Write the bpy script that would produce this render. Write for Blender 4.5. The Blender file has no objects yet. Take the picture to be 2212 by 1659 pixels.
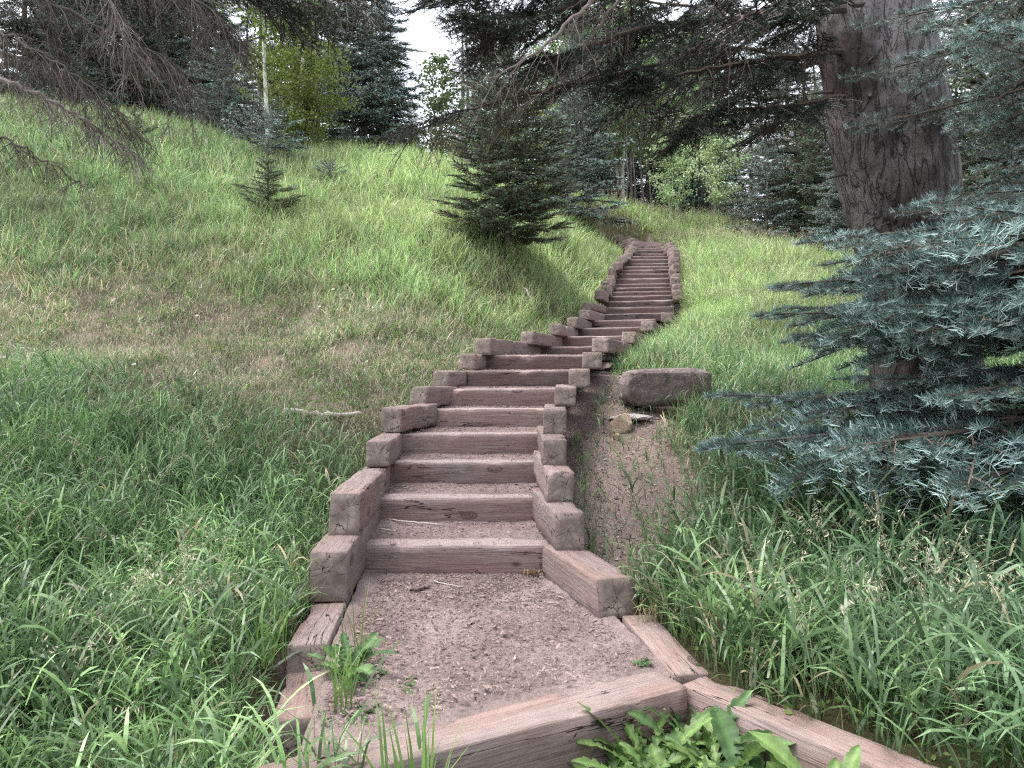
import bpy, math, random
import numpy as np
from mathutils import Vector, Matrix, noise
R = math.radians
rng = np.random.default_rng(7)
random.seed(7)
scene = bpy.context.scene
COL = scene.collection

# ------------------------------------------------------------------ camera
F, CX, HZ, EYE = 1633.0, 1106.0, 805.0, 1.17        # photo measured on a 2212 x 1659 grid
cam = bpy.data.cameras.new('camera'); camo = bpy.data.objects.new('camera', cam); COL.objects.link(camo)
camo.location = (0, 0, EYE); camo.rotation_euler = (R(90), 0, 0)
cam.sensor_width = 36; cam.lens = 36*F/2212; cam.shift_y = -24.5/2212
cam.clip_start = .05; cam.clip_end = 2000
scene.camera = camo
def P(px, py, d):
    return np.array([(px-CX)/F*d, d, EYE+(HZ-py)/F*d])

# ------------------------------------------------------------------ light
w = bpy.data.worlds.new('World'); scene.world = w; w.use_nodes = True
nt = w.node_tree; bg = nt.nodes['Background']
sky = nt.nodes.new('ShaderNodeTexSky'); sky.sky_type = 'NISHITA'; sky.sun_disc = False
SUN_EL, SUN_AZ = 66, -75
sky.sun_elevation = R(SUN_EL); sky.sun_rotation = R(SUN_AZ); sky.air_density = 1.0; sky.dust_density = 2.5
hs = nt.nodes.new('ShaderNodeHueSaturation'); hs.inputs['Saturation'].default_value = .30; hs.inputs['Value'].default_value = 1.0
nt.links.new(sky.outputs[0], hs.inputs['Color']); nt.links.new(hs.outputs[0], bg.inputs[0])
bg.inputs[1].default_value = .15
sun = bpy.data.lights.new('sun', 'SUN'); sun.energy = 1.05; sun.angle = R(38); sun.color = (1, .96, .9)
suno = bpy.data.objects.new('sun', sun); COL.objects.link(suno)
sd = Vector((math.sin(R(SUN_AZ))*math.cos(R(SUN_EL)), math.cos(R(SUN_AZ))*math.cos(R(SUN_EL)), math.sin(R(SUN_EL))))
suno.rotation_euler = sd.to_track_quat('Z', 'Y').to_euler(); suno.location = (0, 0, 30)
vs = scene.view_settings; vs.view_transform = 'Standard'; vs.look = 'None'; vs.gamma = 1; vs.exposure = 2.15
scene.cycles.use_denoising = False; scene.cycles.pixel_filter_type = 'BLACKMAN_HARRIS'; scene.cycles.filter_width = 1.25; scene.cycles.use_adaptive_sampling = False; scene.cycles.sample_clamp_indirect = 4
scene.cycles.max_bounces = 6; scene.cycles.diffuse_bounces = 4; scene.cycles.transmission_bounces = 4

# ------------------------------------------------------------------ helpers
def tag(o, label=None, cat=None, group=None, kind=None):
    if label: o['label'] = label
    if cat: o['category'] = cat
    if group: o['group'] = group
    if kind: o['kind'] = kind
    return o
def empty(name, loc=(0, 0, 0)):
    o = bpy.data.objects.new(name, None); COL.objects.link(o); o.location = loc; o.empty_display_size = .2
    return o
def mesh_obj(name, V, Fc, mats, C=None, parent=None, smooth=False, midx=None):
    """V (n,3), Fc (m,3|4) -> one linked mesh object"""
    V = np.asarray(V, np.float32); Fc = np.asarray(Fc, np.int32)
    me = bpy.data.meshes.new(name); k = Fc.shape[1]; m = len(Fc)
    me.vertices.add(len(V)); me.vertices.foreach_set('co', V.ravel())
    me.loops.add(m*k); me.loops.foreach_set('vertex_index', Fc.ravel())
    me.polygons.add(m); me.polygons.foreach_set('loop_start', np.arange(0, m*k, k, dtype=np.int32))
    me.polygons.foreach_set('use_smooth', np.full(m, smooth))
    if midx is not None: me.polygons.foreach_set('material_index', np.asarray(midx, np.int32))
    me.update(calc_edges=True)
    if C is not None:
        a = me.color_attributes.new('Col', 'FLOAT_COLOR', 'POINT')
        cc = np.ones((len(V), 4), np.float32); cc[:, :3] = C
        a.data.foreach_set('color', cc.ravel())
    for mt in (mats if isinstance(mats, (list, tuple)) else [mats]): me.materials.append(mt)
    o = bpy.data.objects.new(name, me); COL.objects.link(o)
    if parent: o.parent = parent
    return o
class Geo:
    def __init__(s): s.V = []; s.F = []; s.C = []; s.n = 0
    def add(s, V, Fc, C):
        V = np.asarray(V, np.float32).reshape(-1, 3); C = np.broadcast_to(np.asarray(C, np.float32), V.shape)
        s.V.append(V); s.F.append(np.asarray(Fc, np.int64)+s.n); s.C.append(C); s.n += len(V)
    def arrays(s): return np.concatenate(s.V), np.concatenate(s.F), np.concatenate(s.C)
    def build(s, name, mat, parent=None, smooth=False):
        V, Fc, C = s.arrays(); return mesh_obj(name, V, Fc, mat, C, parent, smooth)
def nrm(a): return a/np.maximum(np.linalg.norm(a, axis=-1, keepdims=True), 1e-9)
def tubes(g, Pt, Rd, col, s=4, rnd=rng):
    """Pt (B,n,3), Rd (B,n): B tubes of n rings"""
    Pt = np.asarray(Pt, float); Rd = np.asarray(Rd, float)
    if Pt.ndim == 2: Pt = Pt[None]; Rd = Rd[None]
    B, n, _ = Pt.shape
    T = nrm(np.gradient(Pt, axis=1))
    ref = np.where(np.abs(T[..., 2:3]) > .9, np.array([1., 0, 0]), np.array([0, 0, 1.]))
    U = nrm(np.cross(T, ref)); W = np.cross(T, U)
    a = np.linspace(0, 2*np.pi, s, endpoint=False)
    V = Pt[:, :, None]+Rd[:, :, None, None]*(np.cos(a)[None, None, :, None]*U[:, :, None]+np.sin(a)[None, None, :, None]*W[:, :, None])
    i = np.arange(n-1)[:, None]; j = np.arange(s)[None]
    a0 = i*s+j; a1 = i*s+(j+1) % s; b0 = a0+s; b1 = a1+s
    f = np.concatenate([np.stack([a0, a1, b1], -1).reshape(-1, 3), np.stack([a0, b1, b0], -1).reshape(-1, 3)])
    f = (f[None]+(np.arange(B)*n*s)[:, None, None]).reshape(-1, 3)
    col = np.asarray(col, float)
    if col.ndim == 2: col = np.repeat(col, n*s, axis=0)
    g.add(V, f, col)
def curve(pts, n):
    pts = np.asarray(pts, float); m = len(pts)
    if m == 2: t = np.linspace(0, 1, n)[:, None]; return pts[0]*(1-t)+pts[1]*t
    ext = np.vstack([2*pts[0]-pts[1], pts, 2*pts[-1]-pts[-2]]); out = []
    for t in np.linspace(0, m-1-1e-6, n):
        i = int(t); u = t-i; p0, p1, p2, p3 = ext[i:i+4]
        out.append(.5*((2*p1)+(-p0+p2)*u+(2*p0-5*p1+4*p2-p3)*u*u+(-p0+3*p1-3*p2+p3)*u**3))
    return np.array(out)
def rotz(a): c, s = math.cos(a), math.sin(a); return np.array([[c, -s, 0], [s, c, 0], [0, 0, 1.]])
def roty(a): c, s = math.cos(a), math.sin(a); return np.array([[c, 0, s], [0, 1, 0], [-s, 0, c]])
def rotx(a): c, s = math.cos(a), math.sin(a); return np.array([[1, 0, 0], [0, c, -s], [0, s, c]])
def put(g, tmpl, M, t, cmul=1.0, sc=1.0):
    V, Fc, C = tmpl; g.add((V*sc)@M.T+t, Fc, C*cmul)

# ------------------------------------------------------------------ materials
def newmat(name):
    m = bpy.data.materials.new(name); m.use_nodes = True; n = m.node_tree.nodes; n.clear()
    out = n.new('ShaderNodeOutputMaterial'); b = n.new('ShaderNodeBsdfPrincipled')
    m.node_tree.links.new(b.outputs[0], out.inputs[0]); return m, n, m.node_tree.links, b, out
def N(n, t, **k):
    x = n.new(t)
    for a, v in k.items(): setattr(x, a, v)
    return x
def noise_tex(n, l, vec, scale, detail=5, rough=.55, dist=0):
    x = n.new('ShaderNodeTexNoise'); x.inputs['Scale'].default_value = scale; x.inputs['Detail'].default_value = detail
    x.inputs['Roughness'].default_value = rough; x.inputs['Distortion'].default_value = dist
    l.new(vec, x.inputs['Vector']); return x
def ramp(n, l, fac, stops):
    r = n.new('ShaderNodeValToRGB'); e = r.color_ramp.elements
    while len(e) < len(stops): e.new(.5)
    for i, (p, c) in enumerate(stops):
        e[i].position = p; e[i].color = (*c, 1) if len(c) == 3 else c
    l.new(fac, r.inputs[0]); return r
def mapping(n, l, vec, sc, loc=(0, 0, 0)):
    m = n.new('ShaderNodeMapping'); m.inputs['Scale'].default_value = sc; m.inputs['Location'].default_value = loc
    l.new(vec, m.inputs[0]); return m.outputs[0]
def mixc(n, l, fac, a, b, mode='MIX'):
    x = n.new('ShaderNodeMix'); x.data_type = 'RGBA'; x.blend_type = mode
    for s, v in ((x.inputs[0], fac), (x.inputs[6], a), (x.inputs[7], b)):
        if isinstance(v, (int, float)): s.default_value = v
        elif isinstance(v, tuple): s.default_value = (*v, 1)
        else: l.new(v, s)
    return x.outputs[2]
def mathn(n, l, op, a, b=0.0, c=None):
    x = n.new('ShaderNodeMath'); x.operation = op
    for i, v in enumerate((a, b) if c is None else (a, b, c)):
        if isinstance(v, (int, float)): x.inputs[i].default_value = v
        else: l.new(v, x.inputs[i])
    return x.outputs[0]
def bump(n, l, h, b, strength=.5, dist=.01, prev=None):
    x = n.new('ShaderNodeBump'); x.inputs['Strength'].default_value = strength; x.inputs['Distance'].default_value = dist
    l.new(h, x.inputs['Height'])
    if prev is not None: l.new(prev, x.inputs['Normal'])
    l.new(x.outputs[0], b.inputs['Normal']); return x.outputs[0]

def foliage_mat(name, trans=.3, rough=.5, var=.25, spec=.35):
    m, n, l, b, out = newmat(name)
    at = N(n, 'ShaderNodeAttribute', attribute_name='Col')
    geo = N(n, 'ShaderNodeNewGeometry')
    nz = noise_tex(n, l, geo.outputs['Position'], 1.3, 3)
    f = mathn(n, l, 'MULTIPLY_ADD', nz.outputs[0], 2*var, 1-var)
    hsv = n.new('ShaderNodeHueSaturation'); l.new(at.outputs['Color'], hsv.inputs['Color']); l.new(f, hsv.inputs['Value'])
    l.new(hsv.outputs[0], b.inputs['Base Color']); b.inputs['Roughness'].default_value = rough
    b.inputs['Specular IOR Level'].default_value = spec
    tr = n.new('ShaderNodeBsdfTranslucent'); l.new(hsv.outputs[0], tr.inputs[0])
    mx = n.new('ShaderNodeMixShader'); mx.inputs[0].default_value = trans
    l.new(b.outputs[0], mx.inputs[1]); l.new(tr.outputs[0], mx.inputs[2]); l.new(mx.outputs[0], out.inputs[0])
    return m
M_needle = foliage_mat('fir_needles', .12, .45, .2)
M_leaf = foliage_mat('broad_leaves', .35, .5, .2)
M_grass = foliage_mat('grass_blades', .42, .38, .22, .6)
M_twig = foliage_mat('dead_twigs', 0, .85, .25, .1)
M_litter = foliage_mat('wood_litter', 0, .8, .3, .1)

def bark_mat(name, c0, c1, c2, sc=1.0, patches=False):
    m, n, l, b, out = newmat(name)
    tc = N(n, 'ShaderNodeTexCoord'); v = mapping(n, l, tc.outputs['Object'], (11*sc, 11*sc, 4.5*sc))
    n0 = noise_tex(n, l, v, 1.0, 6, .6, .3)
    vv = n.new('ShaderNodeVectorMath'); vv.operation = 'ADD'; l.new(v, vv.inputs[0])
    vs_ = n.new('ShaderNodeVectorMath'); vs_.operation = 'SCALE'; l.new(n0.outputs['Color'], vs_.inputs[0]); vs_.inputs['Scale'].default_value = 2.2
    l.new(vs_.outputs[0], vv.inputs[1])
    ck1 = noise_tex(n, l, mapping(n, l, tc.outputs['Object'], (11*sc, 11*sc, 2.6*sc)), 1.0, 5, .55, .6)
    c2_ = noise_tex(n, l, mapping(n, l, tc.outputs['Object'], (15*sc, 15*sc, 7*sc), (3, 1, 7)), 1.0, 4, .6, .8)
    e1 = mathn(n, l, 'ABSOLUTE', mathn(n, l, 'SUBTRACT', ck1.outputs[0], .5)); e2 = mathn(n, l, 'ABSOLUTE', mathn(n, l, 'SUBTRACT', c2_.outputs[0], .52))
    crack = ramp(n, l, mathn(n, l, 'MINIMUM', e1, mathn(n, l, 'MULTIPLY_ADD', e2, 1.5, .014)), [(0, (.5, .5, .5)), (.03, (1, 1, 1))])
    big = noise_tex(n, l, tc.outputs['Object'], 1.7, 4)
    base = ramp(n, l, n0.outputs[0], [(.3, c0), (.7, c1)])
    col = mixc(n, l, ramp(n, l, big.outputs[0], [(.45, (0, 0, 0)), (.62, (1, 1, 1))]).outputs[0], base.outputs[0], c2)
    col = mixc(n, l, crack.outputs[0], tuple(x*.25 for x in c0), col)
    l.new(col, b.inputs['Base Color']); b.inputs['Roughness'].default_value = .85
    b.inputs['Specular IOR Level'].default_value = .2
    h = mathn(n, l, 'ADD', crack.outputs[0], mathn(n, l, 'MULTIPLY', n0.outputs[0], .8))
    bump(n, l, h, b, 1.0, .03/sc)
    return m
M_bark = bark_mat('fir_bark', (.028, .022, .020), (.08, .066, .060), (.22, .20, .195))
M_bark_s = bark_mat('sapling_bark', (.10, .085, .07), (.17, .15, .13), (.22, .2, .17), 4)
M_aspen = bark_mat('aspen_bark', (.33, .35, .27), (.52, .54, .45), (.60, .61, .54), 2.2)

def wood_mats():
    m, n, l, b, out = newmat('timber_side')
    tc = N(n, 'ShaderNodeTexCoord'); oi = N(n, 'ShaderNodeObjectInfo')
    off = n.new('ShaderNodeVectorMath'); off.operation = 'ADD'; l.new(tc.outputs['Object'], off.inputs[0])
    cmb = n.new('ShaderNodeCombineXYZ'); r10 = mathn(n, l, 'MULTIPLY', oi.outputs['Random'], 37.0)
    for i in range(3): l.new(r10, cmb.inputs[i])
    l.new(cmb.outputs[0], off.inputs[1]); v = off.outputs[0]
    grain = noise_tex(n, l, mapping(n, l, v, (2.2, 42, 42)), 1.0, 8, .62, .6)
    fine = noise_tex(n, l, mapping(n, l, v, (9, 160, 160)), 1.0, 4, .6)
    blotch = noise_tex(n, l, mapping(n, l, v, (1.6, 5, 5)), 1.0, 5, .6)
    stain = noise_tex(n, l, mapping(n, l, v, (3, 9, 9), (5, 3, 1)), 1.0, 6, .65, .4)
    base = ramp(n, l, grain.outputs[0], [(.22, (.115, .074, .065)), (.5, (.20, .132, .117)), (.8, (.30, .212, .192))])
    grey = ramp(n, l, fine.outputs[0], [(.3, (.12, .095, .09)), (.7, (.31, .26, .25))])
    col = mixc(n, l, ramp(n, l, blotch.outputs[0], [(.38, (.1, .1, .1)), (.66, (.85, .85, .85))]).outputs[0], base.outputs[0], grey.outputs[0])
    tone = mathn(n, l, 'MULTIPLY_ADD', oi.outputs['Random'], .4, .78)
    hv = n.new('ShaderNodeHueSaturation'); l.new(col, hv.inputs['Color']); l.new(tone, hv.inputs['Value'])
    col = mixc(n, l, ramp(n, l, stain.outputs[0], [(.58, (0, 0, 0)), (.72, (.6, .6, .6))]).outputs[0], hv.outputs[0], (.065, .052, .048))
    kn = n.new('ShaderNodeTexVoronoi'); kn.inputs['Scale'].default_value = 1.0; l.new(mapping(n, l, v, (2.6, 5.5, 5.5), (1, 2, 3)), kn.inputs['Vector'])
    kr = mathn(n, l, 'MULTIPLY', mathn(n, l, 'LESS_THAN', kn.outputs['Distance'], .16), mathn(n, l, 'MULTIPLY_ADD', mathn(n, l, 'SINE', mathn(n, l, 'MULTIPLY', kn.outputs['Distance'], 110)), .25, .6))
    col = mixc(n, l, kr, col, (.06, .038, .032))
    wv = noise_tex(n, l, mapping(n, l, v, (.9, 11, 11), (2, 7, 4)), 1.0, 4, .55, .2)
    ck = mathn(n, l, 'ABSOLUTE', mathn(n, l, 'SUBTRACT', wv.outputs[0], .5))
    msk = noise_tex(n, l, mapping(n, l, v, (1.5, 3, 3), (9, 1, 2)), 1.0, 2)
    wid = mathn(n, l, 'MULTIPLY', mathn(n, l, 'MAXIMUM', mathn(n, l, 'SUBTRACT', msk.outputs[0], .48), 0), .045)
    crack = mathn(n, l, 'LESS_THAN', ck, wid)
    col = mixc(n, l, crack, col, (.018, .012, .010))
    dust = noise_tex(n, l, mapping(n, l, v, (6, 6, 6)), 1.0, 8, .7)
    col = mixc(n, l, ramp(n, l, dust.outputs[0], [(.52, (0, 0, 0)), (.75, (.5, .5, .5))]).outputs[0], col, (.27, .22, .205))
    l.new(col, b.inputs['Base Color']); b.inputs['Roughness'].default_value = .82; b.inputs['Specular IOR Level'].default_value = .25
    h = mathn(n, l, 'SUBTRACT', mathn(n, l, 'ADD', grain.outputs[0], mathn(n, l, 'MULTIPLY', fine.outputs[0], .4)), mathn(n, l, 'MULTIPLY', crack, 2.5))
    bump(n, l, h, b, 1.0, .008)
    m2, n, l, b, out = newmat('timber_end')
    tc = N(n, 'ShaderNodeTexCoord'); oi = N(n, 'ShaderNodeObjectInfo')
    sep = n.new('ShaderNodeSeparateXYZ'); l.new(tc.outputs['Object'], sep.inputs[0])
    r7 = mathn(n, l, 'MULTIPLY', oi.outputs['Random'], 23.0)
    cmb = n.new('ShaderNodeCombineXYZ'); l.new(sep.outputs[1], cmb.inputs[0]); l.new(sep.outputs[2], cmb.inputs[1]); l.new(r7, cmb.inputs[2])
    nz = noise_tex(n, l, mapping(n, l, cmb.outputs[0], (9, 9, 1)), 1.0, 5, .6)
    nb = noise_tex(n, l, mapping(n, l, cmb.outputs[0], (22, 22, 1)), 1.0, 6, .7)
    cy = mathn(n, l, 'ADD', sep.outputs[1], mathn(n, l, 'MULTIPLY_ADD', oi.outputs['Random'], .07, -.035))
    cz = mathn(n, l, 'ADD', sep.outputs[2], mathn(n, l, 'MULTIPLY_ADD', oi.outputs['Random'], -.06, .125))
    ang = mathn(n, l, 'ARCTAN2', cz, cy)
    rad = mathn(n, l, 'SQRT', mathn(n, l, 'ADD', mathn(n, l, 'MULTIPLY', cy, cy), mathn(n, l, 'MULTIPLY', cz, cz)))
    aa = mathn(n, l, 'ADD', mathn(n, l, 'MULTIPLY', ang, 3.5), mathn(n, l, 'MULTIPLY', nz.outputs[0], 3.2))
    s = mathn(n, l, 'ABSOLUTE', mathn(n, l, 'SINE', mathn(n, l, 'ADD', aa, r7)))
    s = mathn(n, l, 'MULTIPLY', s, rad)
    thr = mathn(n, l, 'MULTIPLY', mathn(n, l, 'MAXIMUM', mathn(n, l, 'SUBTRACT', nb.outputs[0], .40), 0), .019)
    crack = mathn(n, l, 'LESS_THAN', s, thr)
    vo = n.new('ShaderNodeTexVoronoi'); vo.feature = 'DISTANCE_TO_EDGE'; vo.inputs['Scale'].default_value = 17
    wv = n.new('ShaderNodeVectorMath'); wv.operation = 'MULTIPLY_ADD'; l.new(nb.outputs['Color'], wv.inputs[0]); wv.inputs[1].default_value = (.05, .05, .05); l.new(cmb.outputs[0], wv.inputs[2])
    l.new(wv.outputs[0], vo.inputs['Vector'])
    c2 = mathn(n, l, 'LESS_THAN', vo.outputs['Distance'], mathn(n, l, 'MULTIPLY', mathn(n, l, 'MAXIMUM', mathn(n, l, 'SUBTRACT', nz.outputs[0], .5), 0), .16))
    crack = mathn(n, l, 'MAXIMUM', crack, c2)
    rings = mathn(n, l, 'SINE', mathn(n, l, 'ADD', mathn(n, l, 'MULTIPLY', rad, 900.0), mathn(n, l, 'MULTIPLY', nz.outputs[0], 14)))
    base = ramp(n, l, nz.outputs[0], [(.3, (.11, .09, .08)), (.5, (.22, .175, .155)), (.75, (.37, .30, .26))])
    col = mixc(n, l, mathn(n, l, 'MULTIPLY_ADD', rings, .16, .2), base.outputs[0], (.12, .09, .08))
    col = mixc(n, l, ramp(n, l, nb.outputs[0], [(.5, (0, 0, 0)), (.72, (.8, .8, .8))]).outputs[0], col, (.085, .075, .07))
    col = mixc(n, l, crack, col, (.012, .009, .008))
    l.new(col, b.inputs['Base Color']); b.inputs['Roughness'].default_value = .85; b.inputs['Specular IOR Level'].default_value = .2
    h = mathn(n, l, 'SUBTRACT', mathn(n, l, 'MULTIPLY', nb.outputs[0], .8), mathn(n, l, 'MULTIPLY', crack, 2.5))
    bump(n, l, h, b, .8, .006)
    return m, m2
M_wood, M_end = wood_mats()
def step_mat(name, val):     # the risers: redder boards, tone set by val, with a pale worn upper edge
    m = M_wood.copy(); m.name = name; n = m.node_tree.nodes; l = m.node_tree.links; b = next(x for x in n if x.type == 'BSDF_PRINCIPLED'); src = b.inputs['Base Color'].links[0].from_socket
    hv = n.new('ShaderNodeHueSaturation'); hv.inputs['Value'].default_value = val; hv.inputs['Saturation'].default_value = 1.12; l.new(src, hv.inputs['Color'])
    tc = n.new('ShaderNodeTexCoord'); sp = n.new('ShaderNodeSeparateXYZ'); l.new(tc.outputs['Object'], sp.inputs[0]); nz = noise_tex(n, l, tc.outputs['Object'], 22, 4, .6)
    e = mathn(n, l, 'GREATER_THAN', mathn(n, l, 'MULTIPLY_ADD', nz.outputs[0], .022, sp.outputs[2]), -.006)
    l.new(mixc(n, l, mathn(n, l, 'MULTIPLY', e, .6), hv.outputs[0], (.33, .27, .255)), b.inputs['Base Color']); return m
M_step_low, M_step_high = step_mat('step_board_pale', 1.08), step_mat('step_board_dark', .58)  # paler copy for the lower steps, darker copy for the upper ones

def soil_mat():
    m, n, l, b, out = newmat('soil')
    g = N(n, 'ShaderNodeNewGeometry'); v = g.outputs['Position']
    at = N(n, 'ShaderNodeAttribute', attribute_name='Col')
    a = noise_tex(n, l, v, 2.0, 6, .6); c = noise_tex(n, l, v, 45, 6, .7); d = noise_tex(n, l, mapping(n, l, v, (120, 60, 90)), 1.0, 3, .6)
    f = mathn(n, l, 'ADD', mathn(n, l, 'MULTIPLY', a.outputs[0], .55), mathn(n, l, 'ADD', mathn(n, l, 'MULTIPLY', c.outputs[0], .6), mathn(n, l, 'MULTIPLY', d.outputs[0], .35)))
    val = ramp(n, l, f, [(.5, (.45, .45, .45)), (.75, (.95, .95, .95)), (1.0, (1.5, 1.5, 1.5))])
    col = mixc(n, l, 1.0, at.outputs['Color'], val.outputs[0], 'MULTIPLY')
    vo = n.new('ShaderNodeTexVoronoi'); vo.inputs['Scale'].default_value = 95; l.new(v, vo.inputs['Vector'])
    peb = ramp(n, l, vo.outputs['Distance'], [(.12, (1, 1, 1)), (.25, (0, 0, 0))])
    msk = mathn(n, l, 'MULTIPLY', peb.outputs[0], mathn(n, l, 'GREATER_THAN', c.outputs[0], .54))
    col = mixc(n, l, mathn(n, l, 'MULTIPLY', msk, .55), col, (.42, .35, .33))
    l.new(col, b.inputs['Base Color']); b.inputs['Roughness'].default_value = .95; b.inputs['Specular IOR Level'].default_value = .1
    bump(n, l, mathn(n, l, 'ADD', f, mathn(n, l, 'MULTIPLY', msk, .3)), b, .8, .02)
    return m
M_soil = soil_mat()
def rock_mat(name, c0, c1, c2):
    m, n, l, b, out = newmat(name)
    tc = N(n, 'ShaderNodeTexCoord'); v = tc.outputs['Object']
    a = noise_tex(n, l, v, 5, 8, .7, .3); c = noise_tex(n, l, v, 38, 5, .7)
    base = ramp(n, l, a.outputs[0], [(.35, c0), (.6, c1)])
    col = mixc(n, l, ramp(n, l, c.outputs[0], [(.54, (0, 0, 0)), (.64, (.8, .8, .8))]).outputs[0], base.outputs[0], c2)
    l.new(col, b.inputs['Base Color']); b.inputs['Roughness'].default_value = .9
    bump(n, l, mathn(n, l, 'ADD', a.outputs[0], mathn(n, l, 'MULTIPLY', c.outputs[0], .4)), b, .8, .02)
    return m

# ------------------------------------------------------------------ stair data (top edge y, left px, right px, depth, height, yaw)
RISE = .17
ST = [(1177, 800, 1162, 4.39, 1), (1075, 828, 1160, 5.03, 1), (998, 846, 1170, 5.60, 0), (937, 866, 1172, 6.10, 0), (883, 948, 1176, 6.72, 1),
      (840, 982, 1200, 7.10, 2), (800, 1024, 1228, 7.65, 3), (767, 1059, 1262, 8.10, 4), (749, 1128, 1290, 10.40, 10), (726, 1213, 1339, 10.90, 17),
      (707.7, 1247, 1379, 11.7, 18), (691, 1276, 1405, 12.4, 18), (677, 1303, 1433, 13.2, 18), (663.3, 1308, 1446, 13.9, 17), (649.4, 1313, 1447, 14.4, 15),
      (638.4, 1322, 1447, 15.2, 12), (629, 1325, 1447, 15.9, 11), (620.7, 1329, 1446, 16.7, 10), (612.7, 1332, 1445, 17.5, 9), (601, 1335, 1444, 17.8, 8),
      (590.9, 1341, 1444, 18.3, 7), (582.4, 1345, 1444, 18.8, 6), (575, 1351, 1444, 19.4, 5), (569, 1356, 1444, 20.1, 4), (560, 1361, 1445, 20.5, 2),
      (553, 1364, 1443, 21.0, 0), (547.7, 1365, 1436, 21.7, -2), (540.3, 1366, 1432, 22.1, -5), (536, 1366, 1428, 22.8, -8), (531, 1352, 1400, 23.4, -14),
      (527, 1348, 1388, 24.0, -18), (524, 1344, 1380, 24.7, -22)]
SD = np.array([s[3] for s in ST]); SX = np.array([((s[1]+s[2])/2-CX)/F*s[3] for s in ST])
SZ = np.array([EYE+(HZ-s[0])/F*s[3] for s in ST]); SW = np.array([(s[2]-s[1])/F*s[3] for s in ST])
xs_d = np.concatenate([[2.0, 3.2], SD, [27, 29]]); xs_x = np.concatenate([[-.15, -.22], SX, [SX[-1]-1.2, SX[-1]-2.6]])
def stair_x(y): return np.interp(y, xs_d, xs_x)
zb_d = np.concatenate([[3.2, 4.2], SD, [25.6, 29]]); zb = np.concatenate([[-.02, -.02], [-.02], SZ[:-1], [SZ[-1]-.02, SZ[-1]+.3]])
def stair_z(y): return np.interp(y, zb_d, zb)

# ------------------------------------------------------------------ ground height
ctrl = []
def cp(px, py, d): ctrl.append(P(px, py, d))
for y in (4.4, 5.2, 6.2, 7.2, 8.4, 10.2, 12, 14, 16, 18, 20, 22, 24):
    z = float(stair_z(y)); x = float(stair_x(y))
    ctrl.append(np.array([x-1.05, y, z+.03 if y < 9 else z+.12])); ctrl.append(np.array([x+1.1, y, z-.02 if y < 9 else z+.05]))
for a in [(-1.2, 3.7, -.02), (-1.2, 3.1, -.15), (-1.3, 2.4, -.28), (-3, 2.4, -.2), (-6, 2.4, 0), (-2.6, 4.2, .15), (-5, 4.2, .4), (-3, 6, .72), (-6, 6.3, .95),
          (0, 0, -.42), (2, 0, -.35), (-3, -1, -.5), (3, -2, -.5), (-12, 0, .2), (12, 0, .1), (0, -8, -1.5), (-10, -8, -1), (10, -8, -1.5),
          (.9, 3.6, -.02), (1.0, 2.9, -.03), (1.6, 2.3, -.03), (2.5, 1.8, -.05), (2.5, 3.2, .08), (4, 3, .1), (5, 5, .5), (3.2, 6.0, .72), (8, 8, 1.2), (-9, 9, 1.6),
          (-20, 20, 7.6), (-16, 12, 4.2), (20, 20, 3.6), (14, 14, 2.4), (10, 26, 5.6), (18, 34, 5.5), (-26, 34, 9), (0, 42, 8.6), (-12, 30, 8.4), (6, 34, 7.4), (-20, 60, 9), (20, 60, 6), (0, 80, 8.5),
          (40, 80, 5), (-40, 80, 9), (-40, 10, 5), (40, 10, 1.5), (-40, -20, -2), (40, -20, -3), (-5, 26, 7.9)]:
    ctrl.append(np.array(a, float))
for a in [(0, 765, 8.6), (300, 755, 9.0), (600, 712, 9.6), (860, 690, 9.8), (0, 560, 11.5), (300, 560, 11.6), (600, 560, 11.8), (900, 585, 11.8),
          (0, 380, 14.5), (300, 350, 15.5), (575, 460, 13.4), (760, 450, 15), (0, 240, 18.5), (300, 272, 19.5), (600, 340, 20), (880, 345, 22.5), (1000, 378, 23),
          (1100, 540, 13.6), (1180, 470, 18), (1280, 445, 26), (1440, 472, 28), (1600, 492, 27), (1650, 560, 19), (1800, 560, 22), (1850, 600, 17), (1600, 690, 11.5), (1700, 790, 9.2),
          (1480, 885, 7.3), (1310, 1000, 5.9), (1300, 1160, 4.7), (1440, 1290, 3.8)]:
    cp(*a)
ctrl = np.array(ctrl)
def tps(a, b):
    r2 = ((a[:, None, :2]-b[None, :, :2])**2).sum(-1); return .5*r2*np.log(r2+1e-9)
nC = len(ctrl); A = np.zeros((nC+3, nC+3)); A[:nC, :nC] = tps(ctrl, ctrl)+np.eye(nC)*.05
Pm = np.c_[np.ones(nC), ctrl[:, :2]]; A[:nC, nC:] = Pm; A[nC:, :nC] = Pm.T
wts = np.linalg.solve(A, np.r_[ctrl[:, 2], 0, 0, 0])
def sstep(a, b, x): t = np.clip((x-a)/(b-a), 0, 1); return t*t*(3-2*t)
def bumps(x, y):
    return .03*np.sin(2.1*x+1.3*np.sin(1.1*y))*np.sin(1.7*y+.8*x)+.015*np.sin(5.3*x+2*y)*np.sin(4.1*y-1.3*x)
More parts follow.
